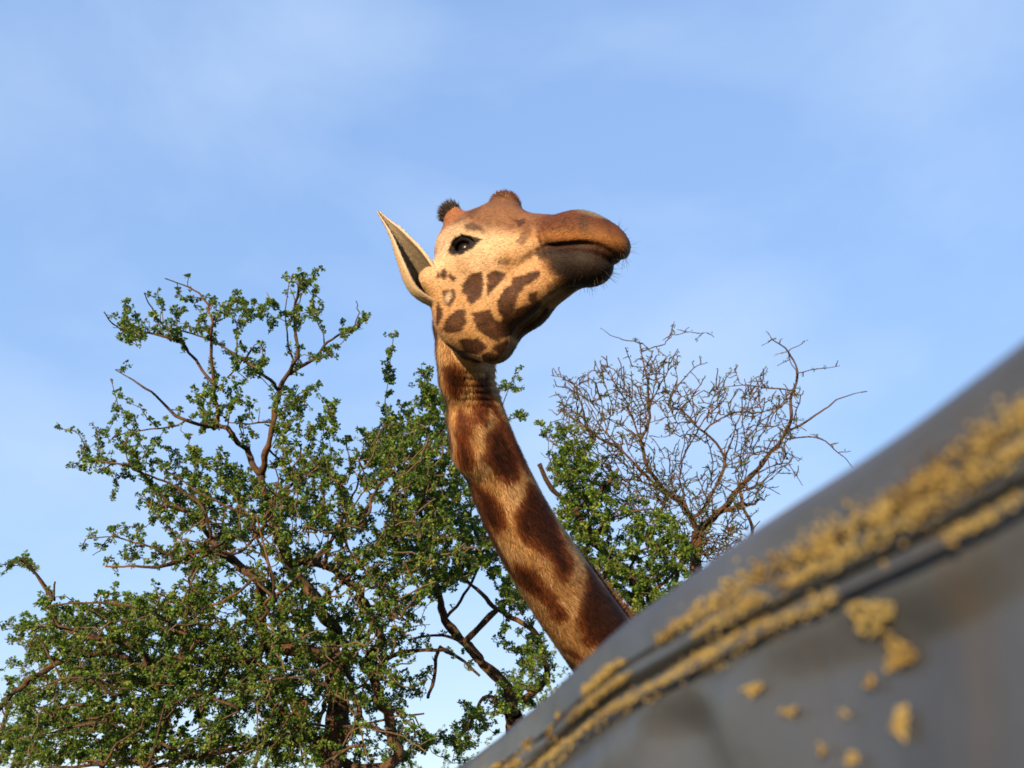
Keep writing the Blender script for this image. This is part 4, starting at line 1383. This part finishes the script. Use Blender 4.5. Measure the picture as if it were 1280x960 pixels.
# ================================================================== the tarpaulin close on the right, drawn down to the ground over a tall load
def tarp_material():
    m, n, l, b = new_mat('tarpaulin_pvc')
    tcx = n.new('ShaderNodeTexCoord')
    n1 = n.new('ShaderNodeTexNoise'); n1.inputs['Scale'].default_value = 7; n1.inputs['Detail'].default_value = 6; n1.inputs['Roughness'].default_value = .6
    n2 = n.new('ShaderNodeTexNoise'); n2.inputs['Scale'].default_value = 60; n2.inputs['Detail'].default_value = 4
    mpp = n.new('ShaderNodeMapping'); mpp.inputs['Scale'].default_value = (9, 9, 1.6)
    n3 = n.new('ShaderNodeTexNoise'); n3.inputs['Scale'].default_value = 2.2; n3.inputs['Detail'].default_value = 4
    r1 = n.new('ShaderNodeValToRGB')
    r1.color_ramp.elements[0].position = .32; r1.color_ramp.elements[0].color = (.021, .025, .032, 1)
    r1.color_ramp.elements[1].position = .70; r1.color_ramp.elements[1].color = (.050, .059, .076, 1)
    r3 = n.new('ShaderNodeValToRGB')
    r3.color_ramp.elements[0].position = .50; r3.color_ramp.elements[0].color = (0, 0, 0, 1)
    r3.color_ramp.elements[1].position = .72; r3.color_ramp.elements[1].color = (.7, .7, .7, 1)
    mxx = n.new('ShaderNodeMixRGB'); mxx.inputs['Color2'].default_value = (.050, .043, .034, 1)      # brownish grime runs
    l.new(tcx.outputs['Object'], n1.inputs['Vector']); l.new(tcx.outputs['Object'], n2.inputs['Vector'])
    l.new(tcx.outputs['Object'], mpp.inputs['Vector']); l.new(mpp.outputs['Vector'], n3.inputs['Vector'])
    l.new(n1.outputs['Fac'], r1.inputs['Fac']); l.new(n3.outputs['Fac'], r3.inputs['Fac'])
    l.new(r3.outputs['Color'], mxx.inputs['Fac']); l.new(r1.outputs['Color'], mxx.inputs['Color1'])
    l.new(mxx.outputs['Color'], b.inputs['Base Color'])
    b.inputs['Roughness'].default_value = .36
    b.inputs['Specular IOR Level'].default_value = .5
    bmp = n.new('ShaderNodeBump'); bmp.inputs['Distance'].default_value = .002; bmp.inputs['Strength'].default_value = .4
    l.new(n2.outputs['Fac'], bmp.inputs['Height']); l.new(bmp.outputs['Normal'], b.inputs['Normal'])
    return m


m_tarp = tarp_material()
TP0, TP1 = at(1280, 398, .275), at(575, 950, .845)
TE = unit(TP1 - TP0)
TO = unit(np.array([TE[1], -TE[0], 0]))
if TO[0] > 0: TO = -TO                               # outwards, to the camera's side
rt = np.random.RandomState(4)
S0, S1 = -1.1, 1.42


def drape(s, h):
    """how far the side sheet stands out at s metres along the ridge and h below it"""
    q = np.c_[s * 3.1, h * 1.3, np.zeros(len(s))]
    folds = .024 * vnoise(np.c_[s * 8.0 + 3.5 * h, h * 3, s * 0 + 4.4], 61) + .011 * vnoise(np.c_[s * 17 + 6.0 * h, h * 5, s * 0 + 9.1], 62)
    return folds * sstep(.064, .085, h) + .007 * vnoise(q, 63) * sstep(0, .1, h) + .05 * np.clip(h - .2, 0, 3)


def crest(s):
    return (.0045 * np.exp(-((s - .17) / .07) ** 2) + .009 * np.exp(-((s - .36) / .12) ** 2) + .0030 * vnoise(np.c_[s * 4.2 + 1.9, s * 0 + 2.2, s * 0], 64) + .0022 * vnoise(np.c_[s * 13, s * 0 + 7.7, s * 0], 65))


def side_pt(s, h, off=0.0):
    """points on the side sheet; near h = 0 the sheet rounds over the edge"""
    s = np.asarray(s, float); h = np.asarray(h, float)
    rr = .0138
    ang = np.clip(h / rr, -1.2, math.pi / 2)
    out_ = rr * np.sin(ang) - rr + np.where(h > rr * math.pi / 2, 0, 0)
    dn = np.where(h < rr * math.pi / 2, rr * (1 - np.cos(ang)), rr + (h - rr * math.pi / 2))
    base = TP0 + np.outer(s, TE)
    o_ = out_ + drape(s, h) + off * np.clip(np.sin(np.clip(ang, 0, 2)), .2, 1)
    return base + np.outer(o_, TO) + np.outer(crest(s) - dn + off * np.cos(ang).clip(0, 1), [0, 0, 1])


ss = np.concatenate([np.linspace(S0, -.1, 50)[:-1], np.linspace(-.1, 1.3, 230), np.linspace(1.3, S1, 12)[1:]])
ztop = (TP0 + TE * .4)[2]
hh = np.concatenate([np.linspace(0, .26, 64), np.linspace(.29, ztop - .03, 26)])
NTOP = 8
prof = []
for s in ss:
    s_ = np.full(len(hh), s)
    sidep = side_pt(s_, hh)
    sidep[:, 2] = np.maximum(sidep[:, 2], .012)
    e0 = TP0 + TE * s + np.array([0, 0, crest(np.array([s]))[0]])
    topw = [e0 - TO * (.02 + 1.5 * t) + np.array([0, 0, .03 * math.sin(t * math.pi) - .004]) for t in np.linspace(1, .03, NTOP)]
    far = [topw[0] - TO * .02 + np.array([0, 0, -k]) for k in np.linspace(e0[2] - .02, .05, 10)]
    prof.append(np.concatenate([far, topw, sidep]))
prof = np.array(prof)
ns_, nv = prof.shape[:2]
TV = prof.reshape(-1, 3)
i = np.arange(ns_ - 1)[:, None] * nv; j = np.arange(nv - 1)[None]
TF = np.stack([i + j, i + nv + j, i + nv + j + 1, i + j + 1], -1).reshape(-1, 4)
TFl = TF.tolist() + [list(range(nv)), list(range((ns_ - 1) * nv, ns_ * nv))[::-1]]
t_loc = TP0 + TE * .2 - TO * .7
t_loc[2] = 0
tarp = tag(empty('tarpaulin_cover', t_loc), 'slate grey weathered tarpaulin with yellow lichen growing along its stitched seams', 'tarpaulin')
mesh_obj('sheet', TV, TFl, m_tarp, tarp, True)


def strip(name, h0, h1, off, n, edge=.004):
    """a band of cloth lying on the side sheet, with thickness"""
    hv = np.linspace(h0, h1, n)
    sv = np.linspace(S0 + .01, S1 - .01, 220)
    rows = []
    for s in sv:
        s_ = np.full(n, s)
        hw = hv + .0035 * vnoise(np.c_[s_ * 11, s_ * 0 + h1 * 50, s_ * 0], 71) * np.linspace(0, 1, n)
        o_ = off + .0018 * vnoise(np.c_[s_ * 24, hv * 30, s_ * 0 + 2], 72)
        a = np.array([side_pt(s_[k:k + 1], hw[k:k + 1], o_[k])[0] for k in range(n)]) if False else None
        pts = side_pt(s_, hw)
        pts = pts + np.outer(o_, TO)
        lip = side_pt(s_[-1:], hw[-1:] - .0005)
        rows.append(np.concatenate([pts, lip]))
    rows = np.array(rows)
    a_, b_2 = rows.shape[:2]
    i = np.arange(a_ - 1)[:, None] * b_2; j = np.arange(b_2 - 1)[None]
    F = np.stack([i + j, i + b_2 + j, i + b_2 + j + 1, i + j + 1], -1).reshape(-1, 4)
    return mesh_obj(name, rows.reshape(-1, 3), F, m_tarp, tarp, True)


strip('flap', .022, .053, .0045, 10)


def piping(h, r, name='seam'):
    sv = np.linspace(S0 + .02, S1 - .02, 420)
    P = side_pt(sv, np.full(len(sv), h) + .002 * vnoise(np.c_[sv * 9, sv * 0 + h * 40, sv * 0], 73)) + TO * .0052
    V, F = tube(P, r * (1 + .25 * vnoise(np.c_[sv * 60, sv * 0, sv * 0 + h], 74)), 6)
    mesh_obj(name, V, F, m_tarp, tarp, True)


piping(.0390, .0016)
piping(.0470, .0016)
piping(.0600, .0018)

# ---- lichen: crusts of small lumps
m_lich, n_, l_, b_ = new_mat('lichen')
at_ = n_.new('ShaderNodeVertexColor'); at_.layer_name = 'coat'
l_.new(at_.outputs['Color'], b_.inputs['Base Color'])
b_.inputs['Roughness'].default_value = .95
b_.inputs['Specular IOR Level'].default_value = .1
bm = bmesh.new()
bmesh.ops.create_icosphere(bm, subdivisions=1, radius=1)
LV = np.array([v.co[:] for v in bm.verts]); LF = np.array([[v.index for v in f.verts] for f in bm.faces])
bm.free()
lumps = []


def crust(n, hc, hs, s0, s1, r0, r1, thr, sd):
    s = rt.uniform(s0, s1, n)
    mask = fbm(np.c_[s * 11, np.full(n, sd * 3.3), np.zeros(n)], 3, sd)
    fine = fbm(np.c_[s * 34, np.full(n, sd * 1.7), np.zeros(n)], 2, sd + 5)
    ok = mask + .5 * fine > thr
    s = s[ok]; m_ = (mask[ok] - thr).clip(0, 1)
    h = hc + rt.randn(len(s)) * hs * (.5 + 1.2 * m_)
    lumps.append(np.c_[s, h, rt.uniform(r0, r1, len(s)), np.full(len(s), sd)])


crust(8000, .0385, .0020, -.3, 1.38, .0003, .0013, -.28, 1)
crust(6500, .0475, .0016, -.3, 1.38, .0003, .0012, -.08, 2)
crust(1400, .0430, .0022, -.2, 1.3, .0003, .0012, .40, 6)
crust(7500, .0600, .0018, -.3, 1.38, .0003, .0012, -.45, 3)
crust(900, .0550, .0016, -.1, 1.3, .0005, .0011, .35, 7)


def patch(px, py, n, rx, ry, sd):
    """a crust patch where the camera ray meets the side sheet"""
    r_ = at(px, py, 1.0) - CAMP
    # plane of the side sheet: through TP0, spanned by TE and up
    nrm_ = unit(np.cross(TE, [0, 0, 1]))
    q = CAMP + r_ * (((TP0 + TO * .004 - CAMP) @ nrm_) / (r_ @ nrm_))
    s = (q - TP0) @ TE
    h = (TP0 + TE * s)[2] - q[2] + .0079
    a_ = rt.rand(n) * 6.283; g_ = np.sqrt(rt.rand(n)) * (1 + .35 * np.sin(a_ * 3 + sd))
    lumps.append(np.c_[s + np.cos(a_) * g_ * rx, h + np.sin(a_) * g_ * ry, rt.uniform(.0003, .0012, n), np.full(n, sd)])


for a_ in [(1085, 770, 260, .010, .0050, 11), (1105, 815, 260, .0060, .006, 12), (1078, 855, 40, .0022, .0022, 13), (1125, 905, 130, .0034, .005, 14), (945, 880, 50, .006, .0025, 15),
           (985, 905, 30, .004, .002, 16), (1050, 900, 12, .003, .002, 17), (1030, 952, 26, .0025, .002, 18), (1070, 957, 26, .0025, .002, 19), (1180, 595, 260, .008, .0030, 20),
           (1040, 690, 260, .012, .0030, 21), (1115, 640, 160, .006, .0025, 22)]:
    patch(*a_)
lp = np.concatenate(lumps)
lp = lp[(lp[:, 0] > S0 + .03) & (lp[:, 0] < S1 - .03)]
pos = side_pt(lp[:, 0], lp[:, 1]) + TO * (.0022 + .0038 * (lp[:, 1] < .053) + .0030 * (np.abs(lp[:, 1] - .060) < .003) + .0022 * rt.rand(len(lp)))[:, None]
n = len(lp)
ax_ = rt.randn(n, 3, 3)
Qm = np.linalg.qr(ax_)[0]
sc = lp[:, 2][:, None] * rt.uniform(.6, 1.3, (n, 3))
LVV = np.einsum('nij,mj,nj->nmi', Qm, LV, sc)
LVV = LVV - .5 * (LVV @ TO)[..., None] * TO + pos[:, None]          # crusts lie flat on the cloth
tone = (fbm(np.c_[lp[:, 0] * 20, lp[:, 1] * 60, lp[:, 3]], 2, 90) * .7 - .12 + rt.randn(n) * .42)
ly, lg, lb = np.array([.235, .180, .058]), np.array([.20, .182, .098]), np.array([.075, .054, .030])
lc = np.where(tone[:, None] > 0, ly + (lg - ly) * np.clip(tone, 0, 1)[:, None], ly + (lb - ly) * np.clip(-tone * 1.2, 0, 1)[:, None])
LFF = (LF[None] + (np.arange(n) * len(LV))[:, None, None]).reshape(-1, 3)
tag(mesh_obj('lichen', LVV.reshape(-1, 3), LFF, m_lich, tarp, True, np.repeat(lc, len(LV), 0)), kind='stuff')
print('tarp done', n, round(time.time() - T0, 1))
